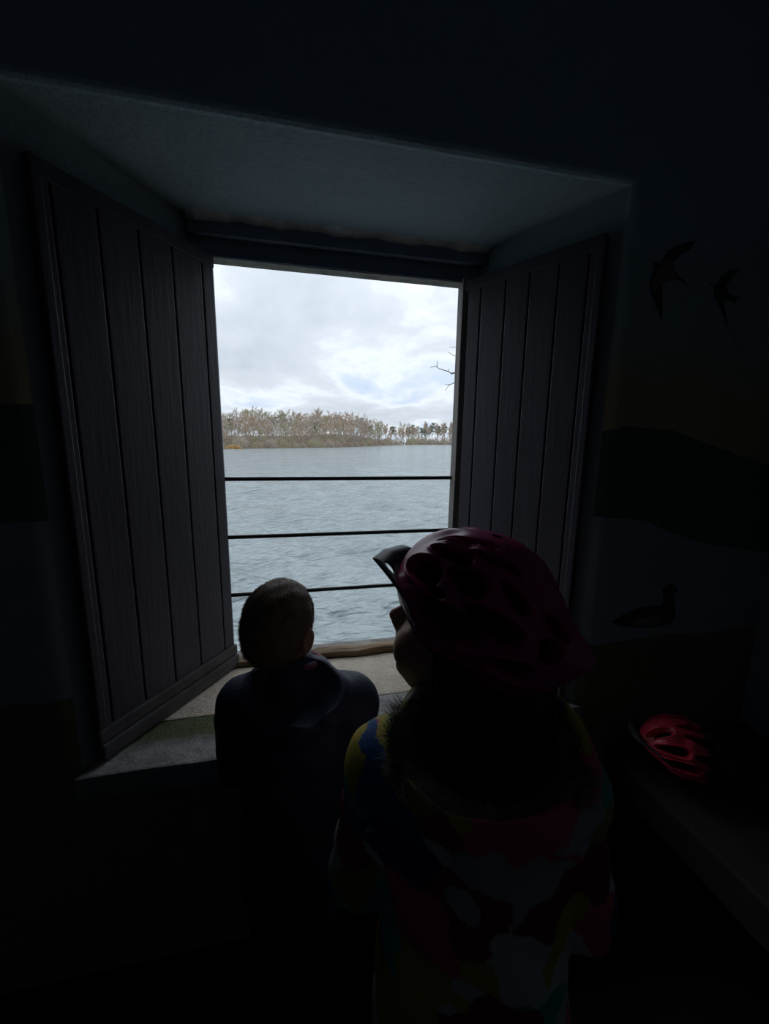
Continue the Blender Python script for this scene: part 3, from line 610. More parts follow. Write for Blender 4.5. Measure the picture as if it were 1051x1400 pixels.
    if straps:
        for sy in (1, -1):
            for (a, b, c, e) in (((0.020, 0.080, 0.0), (0.014, 0.078, -0.045), (0.012, 0.066, -0.095), (0.035, 0.012, -0.122)), ((-0.06, 0.068, -0.03), (-0.035, 0.074, -0.052), (-0.01, 0.072, -0.075), (0.012, 0.066, -0.095))):
                pts = [np.array(p)*np.array([1, sy, 1]) for p in (a, b, c, e)]; mb = MB()
                for i in range(3):
                    p, q_ = pts[i], pts[i+1]; w_ = np.array([0.0045, 0, 0.002])
                    nrm_ = nrm(np.cross(q_-p, w_))*0.001
                    mb.poly([p-w_+nrm_, p+w_+nrm_, q_+w_+nrm_, q_-w_+nrm_]); mb.poly([p-w_-nrm_, q_-w_-nrm_, q_+w_-nrm_, p+w_-nrm_])
                mb.build('strap', m_liner, root)
    return root
M_FOAM = mat('black_foam', (0.012, 0.012, 0.014), (0.02, 0.02, 0.022), 0.8, 60)
M_VISOR = mat('black_visor_plastic', (0.045, 0.047, 0.055), (0.035, 0.037, 0.045), 0.42, 20, spec=0.4)
def fade_shell(name, c_rear, c_front, p0, p1_, rough=0.33):
    ma = bpy.data.materials.new(name); ma.use_nodes = True; t = NT(ma.node_tree); b = t.n['Principled BSDF']; b.inputs['Roughness'].default_value = rough
    co = t.new('ShaderNodeTexCoord').outputs['Object']; sp = t.new('ShaderNodeSeparateXYZ'); t.l.new(co, sp.inputs[0])
    f = t.ramp(t.math('ADD', t.math('MULTIPLY', sp.outputs[0], 3.0), 0.5), [(p0, 0.0), (p1_, 1.0)])
    a = t.new('ShaderNodeAttribute', attribute_name='vent')
    t.l.new(t.mix(a.outputs['Fac'], t.mix(f, c_rear, c_front), (0.012, 0.011, 0.013)), b.inputs['Base Color']); return ma
M_MAGENTA = mat('magenta_shell', (0.66, 0.05, 0.22), (0.58, 0.05, 0.24), 0.33, 7, spec=0.5, attr=('vent', (0.012, 0.011, 0.013)))
VENTS = [((0.093, 0.046, 0.082), (0.036, 0.077, 0.087), 0.0155), ((0.032, 0.07, 0.1), (-0.019, 0.078, 0.091), 0.0150), ((0.002, 0.088, 0.074), (-0.069, 0.07, 0.047), 0.0125), ((0.067, 0.079, 0.055), (-0.032, 0.092, 0.044), 0.0165), ((0.056, 0.079, 0.071), (0.022, 0.087, 0.074), 0.0060), ((-0.028, 0.063, 0.104), (-0.066, 0.056, 0.075), 0.0085), ((-0.085, 0.053, 0.052), (-0.104, 0.05, 0.032), 0.0125), ((-0.032, 0.093, 0.023), (-0.087, 0.067, 0.012), 0.0112), ((-0.043, 0.07, -0.024), (-0.087, 0.054, -0.02), 0.0065), ((0.063, 0.047, 0.111), (0.007, 0.062, 0.113), 0.0085), ((0.044, 0.092, 0.026), (-0.003, 0.099, 0.029), 0.0070), ((0.022, 0.051, 0.121), (-0.046, 0.041, 0.111), 0.0062), ((0.057, 0.032, 0.122), (-0.011, 0.031, 0.131), 0.0050), ((-0.081, 0.04, 0.075), (-0.109, 0.026, 0.05), 0.0080)]
GH_O, GH_M = np.array([0.225, 0.464, 1.15]), frame(-48, 10, 0)
girl_helmet = cycle_helmet('magenta cycle helmet with black peak worn by the child in the patchwork jacket', GH_O, GH_M, VENTS, M_MAGENTA, M_VISOR, M_FOAM)
# faint maker's script on the side of the shell
M_SCRIPT = mat('silver_script', (0.30, 0.24, 0.27), None, 0.4, 30)
def on_helmet(px, py, lift=0.0016):
    U, T = np.meshgrid(np.linspace(0.6, 3.4, 260), np.linspace(0.05, 0.95, 160), indexing='ij'); S = dome(U, T); Wd = S@GH_M.T+GH_O; d = Wd-CAM; z = d@fw
    e = (CX+F*(d@RT)/z-px)**2+(CY-F*(d@UP)/z-py)**2; i = np.unravel_index(np.argmin(e), e.shape); p = S[i]; return p+nrm(p)*lift
sp_ = [on_helmet(640+14*t, 846+13*t+2.2*math.sin(t*22)) for t in np.linspace(0, 1, 22)]
MB().tube(sp_, 0.0007, 5).build('script_mark', M_SCRIPT, girl_helmet)

RV = [((0.115, 0.022, 0.075), (0.055, 0.036, 0.122), 0.012), ((0.045, 0.020, 0.130), (-0.05, 0.018, 0.130), 0.010), ((0.03, 0.046, 0.122), (-0.06, 0.045, 0.105), 0.011), ((0.10, 0.055, 0.07), (0.02, 0.080, 0.090), 0.012), ((0.01, 0.080, 0.088), (-0.08, 0.062, 0.065), 0.012), ((0.085, 0.072, 0.045), (-0.01, 0.095, 0.055), 0.011), ((-0.02, 0.095, 0.05), (-0.09, 0.066, 0.03), 0.011), ((0.05, 0.092, 0.02), (-0.05, 0.09, 0.012), 0.008), ((-0.07, 0.02, 0.115), (-0.115, 0.02, 0.07), 0.012)]
RH_M = frame(-62, 4, 0); RH_O = np.array([1.052, 0.80, 0.502])
red_helmet = cycle_helmet('bright red cycle helmet with black rear lying on the plank bench', RH_O, RH_M, RV, fade_shell('red_to_black_shell', (0.03, 0.03, 0.033), (0.80, 0.05, 0.09), 0.40, 0.46), mat('grey_visor_plastic', (0.10, 0.10, 0.105), None, 0.5, 20), M_FOAM, depth=0.026, sc=0.92, straps=False)

# oval badge and pale script on the red shell
def on_red(x, y, lift=0.0022):
    U, T = np.meshgrid(np.linspace(-1.6, 1.6, 240), np.linspace(0.05, 0.98, 160), indexing='ij'); S = dome(U, T, 0.92); Wd = S@RH_M.T+RH_O; d = Wd-CAM; z = d@fw
    e = (CX+F*(d@RT)/z-x)**2+(CY-F*(d@UP)/z-y)**2; i = np.unravel_index(np.argmin(e), e.shape); p = S[i]; return p+nrm(p-np.array([0, 0, 0.03]))*lift
ov = [on_red(887+8*math.cos(t)*0.97-2.2*math.sin(t)*0.24, 1011.5-8*math.cos(t)*0.24-2.2*math.sin(t)) for t in np.linspace(0, 2*math.pi, 25)]
MB().tube(ov, 0.0008, 5, cap=False).build('badge', mat('badge_grey', (0.35, 0.33, 0.33), None, 0.4, 30), red_helmet)
MB().tube([on_red(907+14*t, 1001.5-3.5*t+1.1*math.sin(t*26)) for t in np.linspace(0, 1, 24)], 0.0008, 5).build('script_mark', mat('white_script', (0.7, 0.7, 0.7), None, 0.5, 30), red_helmet)

# ------------------------------------------------------------------ people: smooth-blended solids meshed as one surface
_fr = np.random.default_rng(77); _fk = _fr.normal(size=(9, 3)); _fk /= np.linalg.norm(_fk, axis=1, keepdims=True); _fk *= np.array([1, 1, 0.75]); _fp = _fr.random(9)*6.28; _fs = np.array([38, 46, 55, 64, 75, 88, 100, 118, 135.0])
def folds(X):
    """irregular soft cloth creases, about -1..1"""
    s = 0; 
    for k, p, f in zip(_fk, _fp, _fs): s = s+np.sin((X@k)*f+p+1.3*np.sin(X[..., 2]*31+X[..., 0]*17+p))*(50/f)**0.5
    return np.tanh(s/2.4)
class Solid:
    def __init__(s, lo, hi, h):
        s.lo = np.array(lo, float); s.h = h; s.n = np.ceil((np.array(hi)-s.lo)/h).astype(int)+1; s.D = np.full(s.n, 1.0, np.float32)
    def block(s, lo, hi, pad):
        a = np.clip(np.floor((np.array(lo)-pad-s.lo)/s.h).astype(int), 0, s.n-1); b = np.clip(np.ceil((np.array(hi)+pad-s.lo)/s.h).astype(int)+1, 1, s.n)
        sl = tuple(slice(i, j) for i, j in zip(a, b)); ax = [s.lo[i]+s.h*np.arange(a[i], b[i]) for i in range(3)]
        return sl, np.stack(np.meshgrid(*ax, indexing='ij'), -1)
    def blend(s, sl, d, k, cut=False):
        a = s.D[sl]
        if cut: hh = np.clip(0.5-0.5*(a+d)/k, 0, 1); s.D[sl] = a*(1-hh)+(-d)*hh+k*hh*(1-hh)
        else: hh = np.clip(0.5+0.5*(a-d)/k, 0, 1); s.D[sl] = a*(1-hh)+d*hh-k*hh*(1-hh)
    def cone(s, a, b, ra, rb, k=0.012, cut=False):
        a, b = np.array(a, float), np.array(b, float); R_ = max(ra, rb); sl, X = s.block(np.minimum(a, b)-R_, np.maximum(a, b)+R_, 0.05)
        ab = b-a; t = np.clip(((X-a)@ab)/max(ab@ab, 1e-9), 0, 1); s.blend(sl, np.linalg.norm(X-a-t[..., None]*ab, axis=-1)-(ra+(rb-ra)*t), k, cut); return s
    def ball(s, c, r, M=None, k=0.012, cut=False):
        c = np.array(c, float); r = np.array([r]*3 if isinstance(r, (int, float)) else r, float); sl, X = s.block(c-r.max(), c+r.max(), 0.05)
        q = X-c; q = q@M if M is not None else q
        k0 = np.linalg.norm(q/r, axis=-1); k1 = np.linalg.norm(q/(r*r), axis=-1)+1e-9; s.blend(sl, k0*(k0-1)/k1, k, cut); return s
    def ring(s, c, R_, r, M, k=0.012, arc=None, sq=(1, 1)):
        c = np.array(c, float); sl, X = s.block(c-R_-r, c+R_+r, 0.05); q = (X-c)@M
        d = np.sqrt((np.sqrt((q[..., 0]/sq[0])**2+(q[..., 1]/sq[1])**2)-R_)**2+q[..., 2]**2)-r; s.blend(sl, d, k); return s
    def ripple(s, fn):
        sl, X = s.block(s.lo, s.lo+s.n*s.h, 0); s.D += fn(X).astype(np.float32); return s
    def mesh(s):
        D = s.D; neg = D < 0; n = D.shape
        c8 = [(i, j, k) for i in (0, 1) for j in (0, 1) for k in (0, 1)]
        sub = lambda A, o: A[o[0]:n[0]-1+o[0], o[1]:n[1]-1+o[1], o[2]:n[2]-1+o[2]]
        cnt = sum(sub(neg, o).astype(np.int8) for o in c8); idx = np.argwhere((cnt > 0) & (cnt < 8))
        vals = np.stack([D[idx[:, 0]+o[0], idx[:, 1]+o[1], idx[:, 2]+o[2]] for o in c8], 1)
        acc = np.zeros((len(idx), 3)); num = np.zeros(len(idx))
        for a in range(8):
            for b in range(a+1, 8):
                oa, ob = np.array(c8[a]), np.array(c8[b])
                if np.abs(oa-ob).sum() != 1: continue
                va, vb = vals[:, a], vals[:, b]; cr = (va < 0) != (vb < 0); t = np.where(cr, va/np.where(cr, va-vb, 1), 0)
                acc += np.where(cr[:, None], oa+(ob-oa)*t[:, None], 0); num += cr
        V = s.lo+s.h*(idx+acc/num[:, None])
        vid = np.full(tuple(x-1 for x in n), -1, np.int32); vid[tuple(idx.T)] = np.arange(len(idx))
        quads = []
        for ax in range(3):
            u, w_ = (ax+1) % 3, (ax+2) % 3
            s0 = [slice(0, None)]*3; s1 = [slice(0, None)]*3; s0[ax] = slice(0, -1); s1[ax] = slice(1, None)
            A, B = neg[tuple(s0)], neg[tuple(s1)]; e = np.argwhere(A != B)
            e = e[(e[:, u] > 0) & (e[:, w_] > 0) & (e[:, u] < n[u]-1) & (e[:, w_] < n[w_]-1)]
            fl = A[tuple(e.T)]
            def g(du, dw): c = e.copy(); c[:, u] -= du; c[:, w_] -= dw; return vid[tuple(c.T)]
            q = np.stack([g(1, 1), g(0, 1), g(0, 0), g(1, 0)], 1); q[~fl] = q[~fl][:, ::-1]; quads.append(q)
        Q = np.concatenate(quads); return V, Q[(Q >= 0).all(1)]
    def grad(s, V):
        g = np.stack(np.gradient(s.D, s.h), -1) if not hasattr(s, '_g') else s._g; s._g = g
        i = np.clip(np.round((V-s.lo)/s.h).astype(int), 0, s.n-1); N = g[i[:, 0], i[:, 1], i[:, 2]]; return N/(np.linalg.norm(N, axis=1, keepdims=True)+1e-9)

def head_solid(S, O, M, neck_to, ears=True, nr=0.036, sc=1.0):
    w_ = lambda *p: O+M@(np.array(p, float)*sc)
    b = lambda c, r, k=0.012, cut=False: S.ball(w_(*c), tuple(x*sc for x in r), M, k, cut)
    b((-0.006, 0, 0.020), (0.090, 0.072, 0.084)); b((0.036, 0, -0.035), (0.059, 0.057, 0.070), 0.03); b((0.050, 0, -0.090), (0.036, 0.036, 0.024), 0.025)
    b((0.085, 0, -0.094), (0.013, 0.017, 0.012), 0.018)
    for s in (1, -1):
        b((0.064, s*0.034, -0.046), (0.029, 0.027, 0.028), 0.02); b((0.086, s*0.030, -0.003), (0.014, 0.017, 0.011), 0.012, True)
        b((0.104, s*0.009, -0.032), (0.011, 0.0075, 0.0075), 0.006)
        if ears:
            EM = M@np.array([[math.cos(0.45*s), -math.sin(0.45*s), 0], [math.sin(0.45*s), math.cos(0.45*s), 0], [0, 0, 1]])
            S.ring(w_(-0.012, s*0.076, -0.016), 0.020, 0.0052, EM@np.array([[1, 0, 0], [0, 0, 1], [0, 1, 0]])[:, [0, 1, 2]], 0.006, sq=(0.62, 1.0)); S.ball(w_(-0.010, s*0.074, -0.016), (0.010, 0.005, 0.018), EM, 0.006)
    S.cone(w_(0.090, 0, 0.004), w_(0.117, 0, -0.026), 0.007*sc, 0.0088*sc, 0.010)
    b((0.088, 0, -0.046), (0.018, 0.027, 0.018), 0.012); S.ball(w_(0.093, 0, -0.059), (0.009, 0.020, 0.0058), M, 0.006); S.ball(w_(0.091, 0, -0.069), (0.009, 0.017, 0.0062), M, 0.006)
    S.cone(w_(-0.022, 0, -0.055), neck_to, nr, nr+0.004, 0.02)
def hand_solid(S, wrist, fdir, up, side, sc=0.8):
    """palm, four unequal bent fingers and a thumb; side +1 = thumb on the left of the finger direction"""
    f_ = nrm(fdir); u_ = nrm(np.array(up)-f_*(np.array(up)@f_)); t_ = np.cross(u_, f_)*side; wr = np.array(wrist, float)
    M = np.stack([f_, t_, u_], 1); S.ball(wr+f_*0.040*sc, (0.042*sc, 0.034*sc, 0.013*sc), M, 0.012)
    for i, (off, L) in enumerate(((0.026, 0.062), (0.009, 0.070), (-0.009, 0.065), (-0.025, 0.050))):
        a = wr+(f_*0.074+t_*off)*sc; d1 = nrm(f_+t_*off*2.0-u_*0.15); k1_ = a+d1*L*0.5*sc; k2_ = k1_+nrm(d1-u_*0.5)*L*0.32*sc; k3_ = k2_+nrm(d1-u_*0.9)*L*0.22*sc
        for p, q, ra, rb in ((wr+(f_*0.04+t_*off*0.8)*sc, a, 0.0095, 0.009), (a, k1_, 0.009, 0.0085), (k1_, k2_, 0.0085, 0.0078), (k2_, k3_, 0.0078, 0.007)): S.cone(p, q, ra*sc, rb*sc, 0.003)
    a = wr+(f_*0.018+t_*0.028)*sc; b_ = a+nrm(f_*0.6+t_*0.75-u_*0.2)*0.034*sc; c = b_+nrm(f_*0.9+t_*0.3-u_*0.3)*0.028*sc
    S.cone(wr+f_*0.012*sc, a, 0.014*sc, 0.013*sc, 0.008); S.cone(a, b_, 0.0125*sc, 0.0105*sc, 0.004); S.cone(b_, c, 0.0105*sc, 0.0088*sc, 0.004)

M_SKIN = mat('child_skin', (0.62, 0.38, 0.28), (0.56, 0.33, 0.24), 0.5, 30, 0.0004, 200, sss=0.25)
M_EYE = mat('eye', (0.75, 0.74, 0.72), None, 0.15, 20); M_IRIS = mat('iris', (0.06, 0.04, 0.03), None, 0.1, 20)
def strands(name, pts, nor, length, width, droop, seed, material, parent, base, jitter=0.6, comb=None):
    rg = np.random.default_rng(seed); n = len(pts); d = nor+rg.normal(0, jitter, (n, 3)); d += np.array([0, 0, -droop])
    if comb is not None: d += comb
    d /= np.linalg.norm(d, axis=1, keepdims=True); s = np.cross(d, rg.normal(size=(n, 3))); s /= np.linalg.norm(s, axis=1, keepdims=True); L = length*(0.5+0.7*rg.random(n))[:, None]
    V = np.stack([pts-s*width, pts+s*width, pts+d*L], 1).reshape(-1, 3)-base
    return link(name, fast_mesh(name, V, np.arange(3*n).reshape(-1, 3), False), material, parent)
def child_mesh(name, S, material, parent, base, colour=None):
    V, Q = S.mesh(); me = fast_mesh(name, V-base, Q)
    if colour is not None:
        a = me.color_attributes.new('patch', 'FLOAT_COLOR', 'POINT'); c = colour(V); a.data.foreach_set('color', np.concatenate([c, np.ones((len(V), 1))], 1).astype(np.float32).ravel())
    return link(name, me, material, parent)
def eyes(O, M, parent, base):
    for s in (1, -1):
        for nm, off, r_, ma in (('eye', 0.0, 0.0105, M_EYE), ('iris', 0.0062, 0.0052, M_IRIS)):
            me = bpy.data.meshes.new(nm); bm = bmesh.new(); bmesh.ops.create_uvsphere(bm, u_segments=16, v_segments=10, radius=r_); bm.to_mesh(me); bm.free()
            o = link(nm, me, ma, parent); o.location = Vector(O+M@np.array([0.072+off, s*0.030, -0.003])-base)

# --- the child in the navy jacket
def build_boy():
    base = np.array([-0.02, 0.76, 0.0]); O = np.array([-0.046, 0.775, 1.033]); M = frame(20, -4, 8); hs = 0.87
    nb = np.array([-0.030, 0.762, 0.945])
    S = Solid((-0.30, 0.55, -0.0), (0.28, 1.12, 1.20), 0.0033)
    head_solid(S, O, M, nb, True, 0.034, hs)
    shL, shR = np.array([-0.114, 0.765, 0.866]), np.array([0.088, 0.738, 0.864]); elL, elR = np.array([-0.142, 0.800, 0.715]), np.array([0.122, 0.770, 0.715]); wrL, wrR = np.array([-0.092, 0.935, 0.645]), np.array([0.050, 0.935, 0.645])
    S.cone(nb, (-0.02, 0.755, 0.86), 0.04, 0.075, 0.03); S.cone((-0.02, 0.755, 0.84), (-0.015, 0.735, 0.55), 0.078, 0.082, 0.03)
    for sh, el, wr, sd in ((shL, elL, wrL, -1), (shR, elR, wrR, 1)):
        S.cone((-0.02, 0.755, 0.875), sh, 0.05, 0.04, 0.02); S.cone(sh, el, 0.034, 0.027, 0.015); S.cone(el, wr, 0.027, 0.019, 0.012); hand_solid(S, wr+[0, 0.004, 0], (0.10*sd*-1*0.3, 1.0, -0.28), (0, 0.2, 1), sd, 0.78)
    for hx, fx in ((-0.06, -0.075), (0.03, 0.045)): S.cone((hx, 0.735, 0.54), (fx, 0.745, 0.30), 0.058, 0.042, 0.02); S.cone((fx, 0.745, 0.30), (fx, 0.72, 0.06), 0.040, 0.027, 0.015); S.cone((fx, 0.72, 0.045), (fx, 0.82, 0.03), 0.03, 0.025, 0.01)
    V, Q = S.mesh(); person = link('person', fast_mesh('person', V-base, Q), M_SKIN, loc=tuple(base))
    tag(person, 'child with short brown hair in a navy hooded jacket leaning on the sill', 'person'); eyes(O, M*hs, person, base)
    # hair
    H = Solid(O-0.13, O+0.13, 0.0033); H.ball(O+M@np.array([-0.009, 0, 0.024])*hs, (0.0945*hs, 0.0765*hs, 0.086*hs), M); H.ball(O+M@np.array([-0.042, 0, -0.022])*hs, (0.050*hs, 0.058*hs, 0.058*hs), M, 0.03)
    sl, X = H.block(H.lo, H.lo+H.n*H.h, 0); q = (X-O)@M/hs
    cutp = q[..., 2]+0.000-0.65*np.clip(q[..., 0]-0.035, 0, 1)*3.0+np.clip(-q[..., 0]-0.005, 0, 1)*1.05+0.016     # hair line: high over the brow, low at the nape
    H.D = np.maximum(H.D, -cutp.astype(np.float32)+0.0015*np.sin(q[..., 1]*160).astype(np.float32)); H.D -= (0.0016*np.sin(q[..., 0]*95+q[..., 1]*40)*np.sin(q[..., 1]*110+q[..., 2]*60)).astype(np.float32)
    m_hair = mat('short_brown_hair', (0.34, 0.24, 0.165), (0.22, 0.15, 0.10), 0.55, 60, 0.002, 260, spec=0.35)
    hair = child_mesh('hair', H, m_hair, person, base)
    HV, _ = H.mesh(); rg = np.random.default_rng(5); sel = HV[rg.integers(0, len(HV), 26000)]+rg.normal(0, 0.001, (26000, 3)); strands('hair_strands', sel, H.grad(sel)*0.14, 0.0055, 0.0003, 0.45, 6, m_hair, hair, base, 0.22, (M@np.array([-0.35, 0, -0.1])))['kind'] = 'stuff'
    # jacket
    J = Solid((-0.30, 0.55, 0.40), (0.28, 1.02, 1.02), 0.004)
    J.cone((-0.022, 0.748, 0.850), (-0.018, 0.735, 0.50), 0.103, 0.118, 0.02)
    for sh, el, wr in ((shL, elL, wrL), (shR, elR, wrR)):
        J.cone((-0.02, 0.75, 0.880), sh, 0.062, 0.058, 0.035); J.cone(sh, el, 0.056, 0.044, 0.02); J.cone(el, wr-[0, 0.012, 0], 0.044, 0.032, 0.012)
    CM = frame(0, 0, 0)
    J.ring((-0.026, 0.758, 0.945), 0.052, 0.015, np.stack([[1, 0, 0], nrm([0, 1, -0.25]), nrm([0, 0.25, 1])], 1), 0.014, sq=(1.15, 1.0))
    # hood lying open on the upper back
    BM = np.stack([nrm([1, -0.14, 0.02]), np.zeros(3), np.zeros(3)], 1); bn = np.array([0.02, -0.42, 0.90]); bn = nrm(bn-BM[:, 0]*(bn@BM[:, 0])); BM[:, 2] = bn; BM[:, 1] = np.cross(bn, BM[:, 0])
    bc = np.array([-0.012, 0.702, 0.915]); J.ball(bc, (0.104, 0.082, 0.046), BM, 0.016); J.ball(bc+bn*0.030, (0.086, 0.066, 0.030), BM, 0.009, True)
    J.cone((-0.026, 0.745, 0.915), (-0.03, 0.76, 0.955), 0.055, 0.047, 0.012)
    J.ripple(lambda X: 0.0038*folds(X))
    hole_ = J.cone((-0.030, 0.765, 0.93), (-0.034, 0.770, 1.02), 0.040, 0.046, 0.004, True)
    m_navy = mat('navy_jacket_cloth', (0.050, 0.062, 0.115), (0.038, 0.047, 0.088), 0.55, 30, 0.0012, 160, spec=0.35)
    jk = child_mesh('jacket', J, m_navy, person, base)
    K = Solid((-0.12, 0.66, 0.90), (0.08, 0.86, 1.02), 0.003); K.ring((-0.016, 0.768, 0.955), 0.044, 0.0070, np.stack([[1, 0, 0], nrm([0, 1, -0.2]), nrm([0, 0.2, 1])], 1), sq=(1.1, 1.0))
    child_mesh('shirt_collar', K, mat('blue_pink_shirt', (0.10, 0.15, 0.34), (0.55, 0.16, 0.20), 0.8, 60), person, base)
    Tq = Solid((-0.22, 0.60, 0.04), (0.2, 0.9, 0.62), 0.005)
    Tq.cone((-0.055, 0.735, 0.53), (0.025, 0.735, 0.53), 0.075, 0.075, 0.02)
    for hx, fx in ((-0.06, -0.075), (0.03, 0.045)): Tq.cone((hx, 0.735, 0.52), (fx, 0.745, 0.30), 0.068, 0.052, 0.02); Tq.cone((fx, 0.745, 0.30), (fx, 0.722, 0.085), 0.052, 0.042, 0.01)
    child_mesh('trousers', Tq, mat('dark_trousers', (0.03, 0.031, 0.036), None, 0.85, 20), person, base)
    for fx in (-0.075, 0.045):
        Z = Solid((fx-0.06, 0.64, -0.01), (fx+0.06, 0.92, 0.12), 0.004); Z.cone((fx, 0.72, 0.045), (fx, 0.825, 0.03), 0.042, 0.034, 0.01); Z.cone((fx, 0.712, 0.05), (fx, 0.716, 0.09), 0.038, 0.036, 0.01)
        sl, X = Z.block(Z.lo, Z.lo+Z.n*Z.h, 0); Z.D = np.maximum(Z.D, (0.001-X[..., 2]).astype(np.float32)); child_mesh('shoe', Z, mat('dark_shoe', (0.025, 0.025, 0.027), None, 0.6, 20), person, base)
build_boy()

# --- the child in the patchwork jacket
PAL = np.array([(0.62, 0.49, 0.09), (0.04, 0.13, 0.36), (0.06, 0.46, 0.44), (0.85, 0.14, 0.26), (0.52, 0.53, 0.56), (0.30, 0.04, 0.07), (0.72, 0.72, 0.68), (0.04, 0.07, 0.17), (0.38, 0.38, 0.12)])
def build_girl():
    O, M = GH_O, GH_M; base = np.array([0.225, 0.43, 0.0]); nb = np.array([0.222, 0.430, 1.015])
    shL, shR = np.array([0.112, 0.452, 0.972]), np.array([0.312, 0.385, 0.965]); elL, elR = np.array([0.078, 0.470, 0.800]), np.array([0.352, 0.372, 0.790]); wrL, wrR = np.array([0.170, 0.565, 0.745]), np.array([0.345, 0.535, 0.735])
    S = Solid((-0.06, 0.22, 0.0), (0.50, 0.70, 1.30), 0.0033)
    head_solid(S, O, M, nb, False, 0.036)
    S.cone(nb, (0.218, 0.425, 0.92), 0.040, 0.060, 0.02); S.cone((0.218, 0.425, 0.90), (0.222, 0.41, 0.60), 0.08, 0.086, 0.03)
    for sh, el, wr, sd in ((shL, elL, wrL, -1), (shR, elR, wrR, 1)):
        S.cone((0.218, 0.42, 0.925), sh, 0.045, 0.038, 0.02); S.cone(sh, el, 0.036, 0.029, 0.015); S.cone(el, wr, 0.028, 0.020, 0.012); hand_solid(S, wr+[0, 0.004, 0], (0.1, 1.0, -0.1), (0, 0.1, 1), sd, 0.84)
    for hx, fx in ((0.178, 0.165), (0.268, 0.285)): S.cone((hx, 0.41, 0.60), (fx, 0.42, 0.33), 0.062, 0.045, 0.02); S.cone((fx, 0.42, 0.33), (fx, 0.395, 0.06), 0.043, 0.029, 0.015); S.cone((fx, 0.395, 0.045), (fx, 0.50, 0.03), 0.032, 0.026, 0.01)
    V, Q = S.mesh(); person = link('person', fast_mesh('person', V-base, Q), M_SKIN, loc=tuple(base))
    tag(person, 'child in a patchwork-coloured jacket with fur-lined hood, head turned towards the window', 'person'); eyes(O, M, person, base)
    # dark hair under the helmet, gathered into the hood
    H = Solid((0.08, 0.24, 0.92), (0.40, 0.62, 1.28), 0.004); w_ = lambda *p: O+M@np.array(p, float)
    H.ball(w_(-0.012, 0, 0.024), (0.091, 0.0765, 0.084), M); H.ball(w_(-0.05, 0, -0.035), (0.050, 0.066, 0.060), M, 0.03); H.cone(w_(-0.055, 0, -0.04), (0.232, 0.392, 1.0), 0.058, 0.062, 0.03); [H.cone(w_(-0.005, s*0.070, 0.0), w_(0.004, s*0.066, -0.10), 0.020, 0.016, 0.02) for s in (1, -1)]
    sl, X = H.block(H.lo, H.lo+H.n*H.h, 0); q = (X-O)@M; H.D = np.maximum(H.D, np.minimum(q[..., 0]-0.024, 0.05-q[..., 2]).astype(np.float32)); H.D -= (0.002*np.sin(q[..., 1]*170+20*q[..., 2])).astype(np.float32)
    m_dh = mat('dark_brown_hair', (0.035, 0.024, 0.018), (0.055, 0.036, 0.026), 0.5, 60, 0.001, 300)
    child_mesh('hair', H, m_dh, person, base)
    # jacket
    J = Solid((-0.06, 0.20, 0.46), (0.50, 0.62, 1.10), 0.0042)
    J.cone((0.216, 0.415, 0.925), (0.222, 0.41, 0.56), 0.116, 0.138, 0.02)
    for sh, el, wr in ((shL, elL, wrL), (shR, elR, wrR)):
        J.cone((0.217, 0.42, 0.965), sh, 0.062, 0.060, 0.04); J.cone(sh, el, 0.058, 0.047, 0.02); J.cone(el, wr-[0, 0.012, 0], 0.047, 0.034, 0.012)
    # open hood resting on the shoulders
    HM = np.stack([nrm([0.95, -0.30, 0.10]), nrm([0.25, 0.90, 0.42]), np.zeros(3)], 1); HM[:, 1] = nrm(HM[:, 1]-HM[:, 0]*(HM[:, 1]@HM[:, 0])); HM[:, 2] = np.cross(HM[:, 0], HM[:, 1])
    hc = np.array([0.216, 0.396, 1.016])
    J.ball(hc, (0.132, 0.108, 0.085), HM, 0.02); J.ball(hc+HM[:, 2]*0.045, (0.104, 0.084, 0.085), HM, 0.008, True)
    sl, X = J.block(hc-0.2, hc+0.2, 0); q = (X-hc)@HM; top = q[..., 2]-0.052-0.25*np.abs(q[..., 0])*0.35
    J.D[sl] = np.maximum(J.D[sl], np.where(np.linalg.norm(q/np.array([0.165, 0.14, 0.14]), axis=-1) < 1.0, top, -1).astype(np.float32))
    J.ripple(lambda X: 0.0035*folds(X))
    rg = np.random.default_rng(12); seeds = rg.uniform((-0.06, 0.2, 0.45), (0.5, 0.62, 1.1), (420, 3)); sc_ = rg.integers(0, len(PAL), 420)
    fix = [((478, 1025), 0), ((470, 1050), 0), ((497, 1000), 3), ((512, 1020), 1), ((508, 1045), 1), ((538, 985), 8), ((530, 972), 6), ((545, 1035), 4), ((553, 1052), 5), ((454, 1090), 2), ((450, 1105), 1), ((524, 1008), 0), ((745, 962), 6), ((757, 970), 1), ((765, 985), 0), ((803, 1048), 3), ((815, 1078), 2), ((824, 1100), 8)]
    fx_ = np.array([P(x, y, 0.50 if x < 600 else 0.47) for (x, y), _ in fix]); keep = np.min(np.linalg.norm(seeds[:, None]-fx_[None], axis=-1), 1) > 0.035
    seeds = np.concatenate([seeds[keep], fx_]); sc_ = np.concatenate([sc_[keep], [c for _, c in fix]])
    col_ = PAL[sc_]
    def colour(V):
        out = np.zeros((len(V), 3))
        wob = 0.006*np.stack([np.sin(V[:, 1]*120+V[:, 2]*60), np.sin(V[:, 2]*110+V[:, 0]*70), np.sin(V[:, 0]*130)], 1)
        for i in range(0, len(V), 4000):
            v = (V+wob)[i:i+4000]; out[i:i+4000] = col_[np.argmin(((v[:, None]-seeds[None])**2).sum(-1), 1)]
        return out
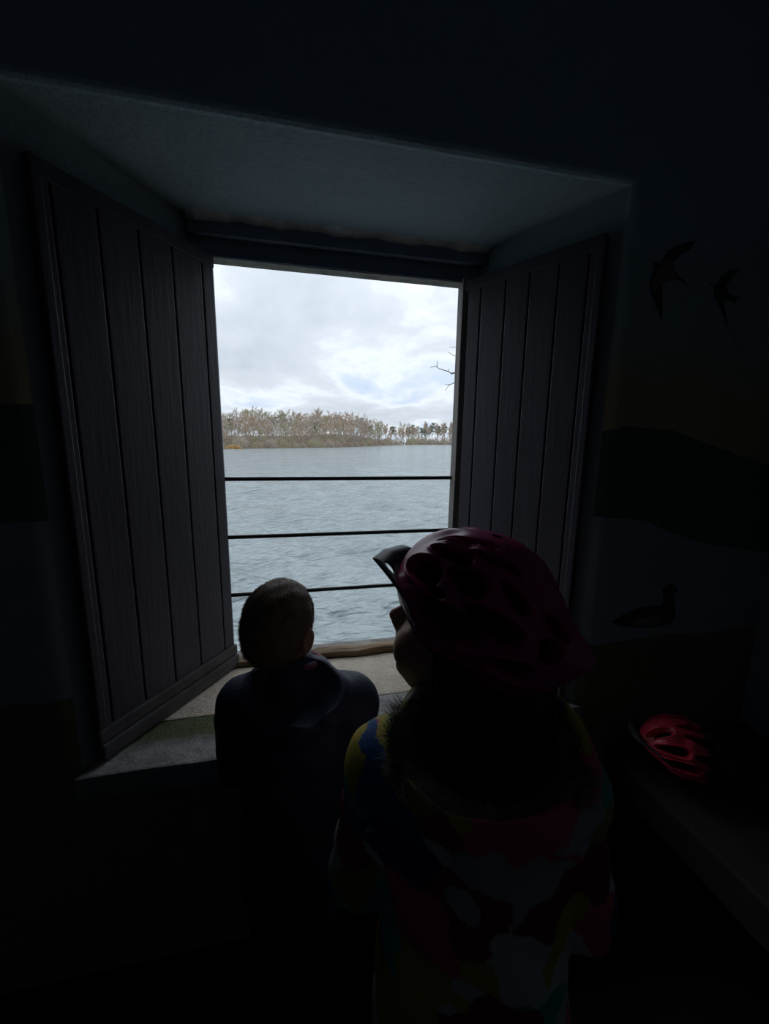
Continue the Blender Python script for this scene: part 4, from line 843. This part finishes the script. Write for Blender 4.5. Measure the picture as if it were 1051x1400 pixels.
    jk = child_mesh('jacket', J, mat('patchwork_cloth', (0.3, 0.3, 0.3), None, 0.75, 30, 0.001, 150, attr=('patch',)), person, base, colour)
    # fur lining of the hood
    V, _ = J.mesh(); q = (V-hc)@HM; N = J.grad(V); r_ = np.linalg.norm(q/np.array([0.132, 0.108, 0.085]), axis=1); inside = ((r_ < 0.92) & (q[:, 2] > -0.06)) | ((r_ < 0.985) & (q[:, 2] > 0.036) & (N@HM[:, 2] > 0.3)); 
    sel = V[inside]; rg2 = np.random.default_rng(8); i = rg2.integers(0, len(sel), 26000); m_fur = mat('grey_brown_fur', (0.66, 0.62, 0.59), (0.12, 0.10, 0.09), 0.8, 45)
    strands('fur_lining', sel[i]+rg2.normal(0, 0.0015, (26000, 3)), N[inside][i], 0.023, 0.0005, 0.0, 9, m_fur, person, base, 0.5, np.array([0, 0, 0.35]))['kind'] = 'stuff'
    Tq = Solid((0.02, 0.26, 0.04), (0.43, 0.56, 0.66), 0.005); Tq.cone((0.18, 0.41, 0.58), (0.265, 0.41, 0.58), 0.08, 0.08, 0.02)
    for hx, fx in ((0.178, 0.165), (0.268, 0.285)): Tq.cone((hx, 0.41, 0.57), (fx, 0.42, 0.33), 0.072, 0.054, 0.02); Tq.cone((fx, 0.42, 0.33), (fx, 0.398, 0.085), 0.054, 0.043, 0.01)
    child_mesh('trousers', Tq, mat('black_leggings', (0.016, 0.016, 0.018), None, 0.85, 20), person, base)
    for fx in (0.165, 0.285):
        Z = Solid((fx-0.06, 0.31, -0.01), (fx+0.06, 0.60, 0.13), 0.004); Z.cone((fx, 0.395, 0.045), (fx, 0.505, 0.03), 0.044, 0.036, 0.01); Z.cone((fx, 0.388, 0.05), (fx, 0.392, 0.10), 0.04, 0.038, 0.01)
        sl, X = Z.block(Z.lo, Z.lo+Z.n*Z.h, 0); Z.D = np.maximum(Z.D, (0.001-X[..., 2]).astype(np.float32)); child_mesh('shoe', Z, mat('black_boot', (0.018, 0.018, 0.02), None, 0.6, 20), person, base)
build_girl()
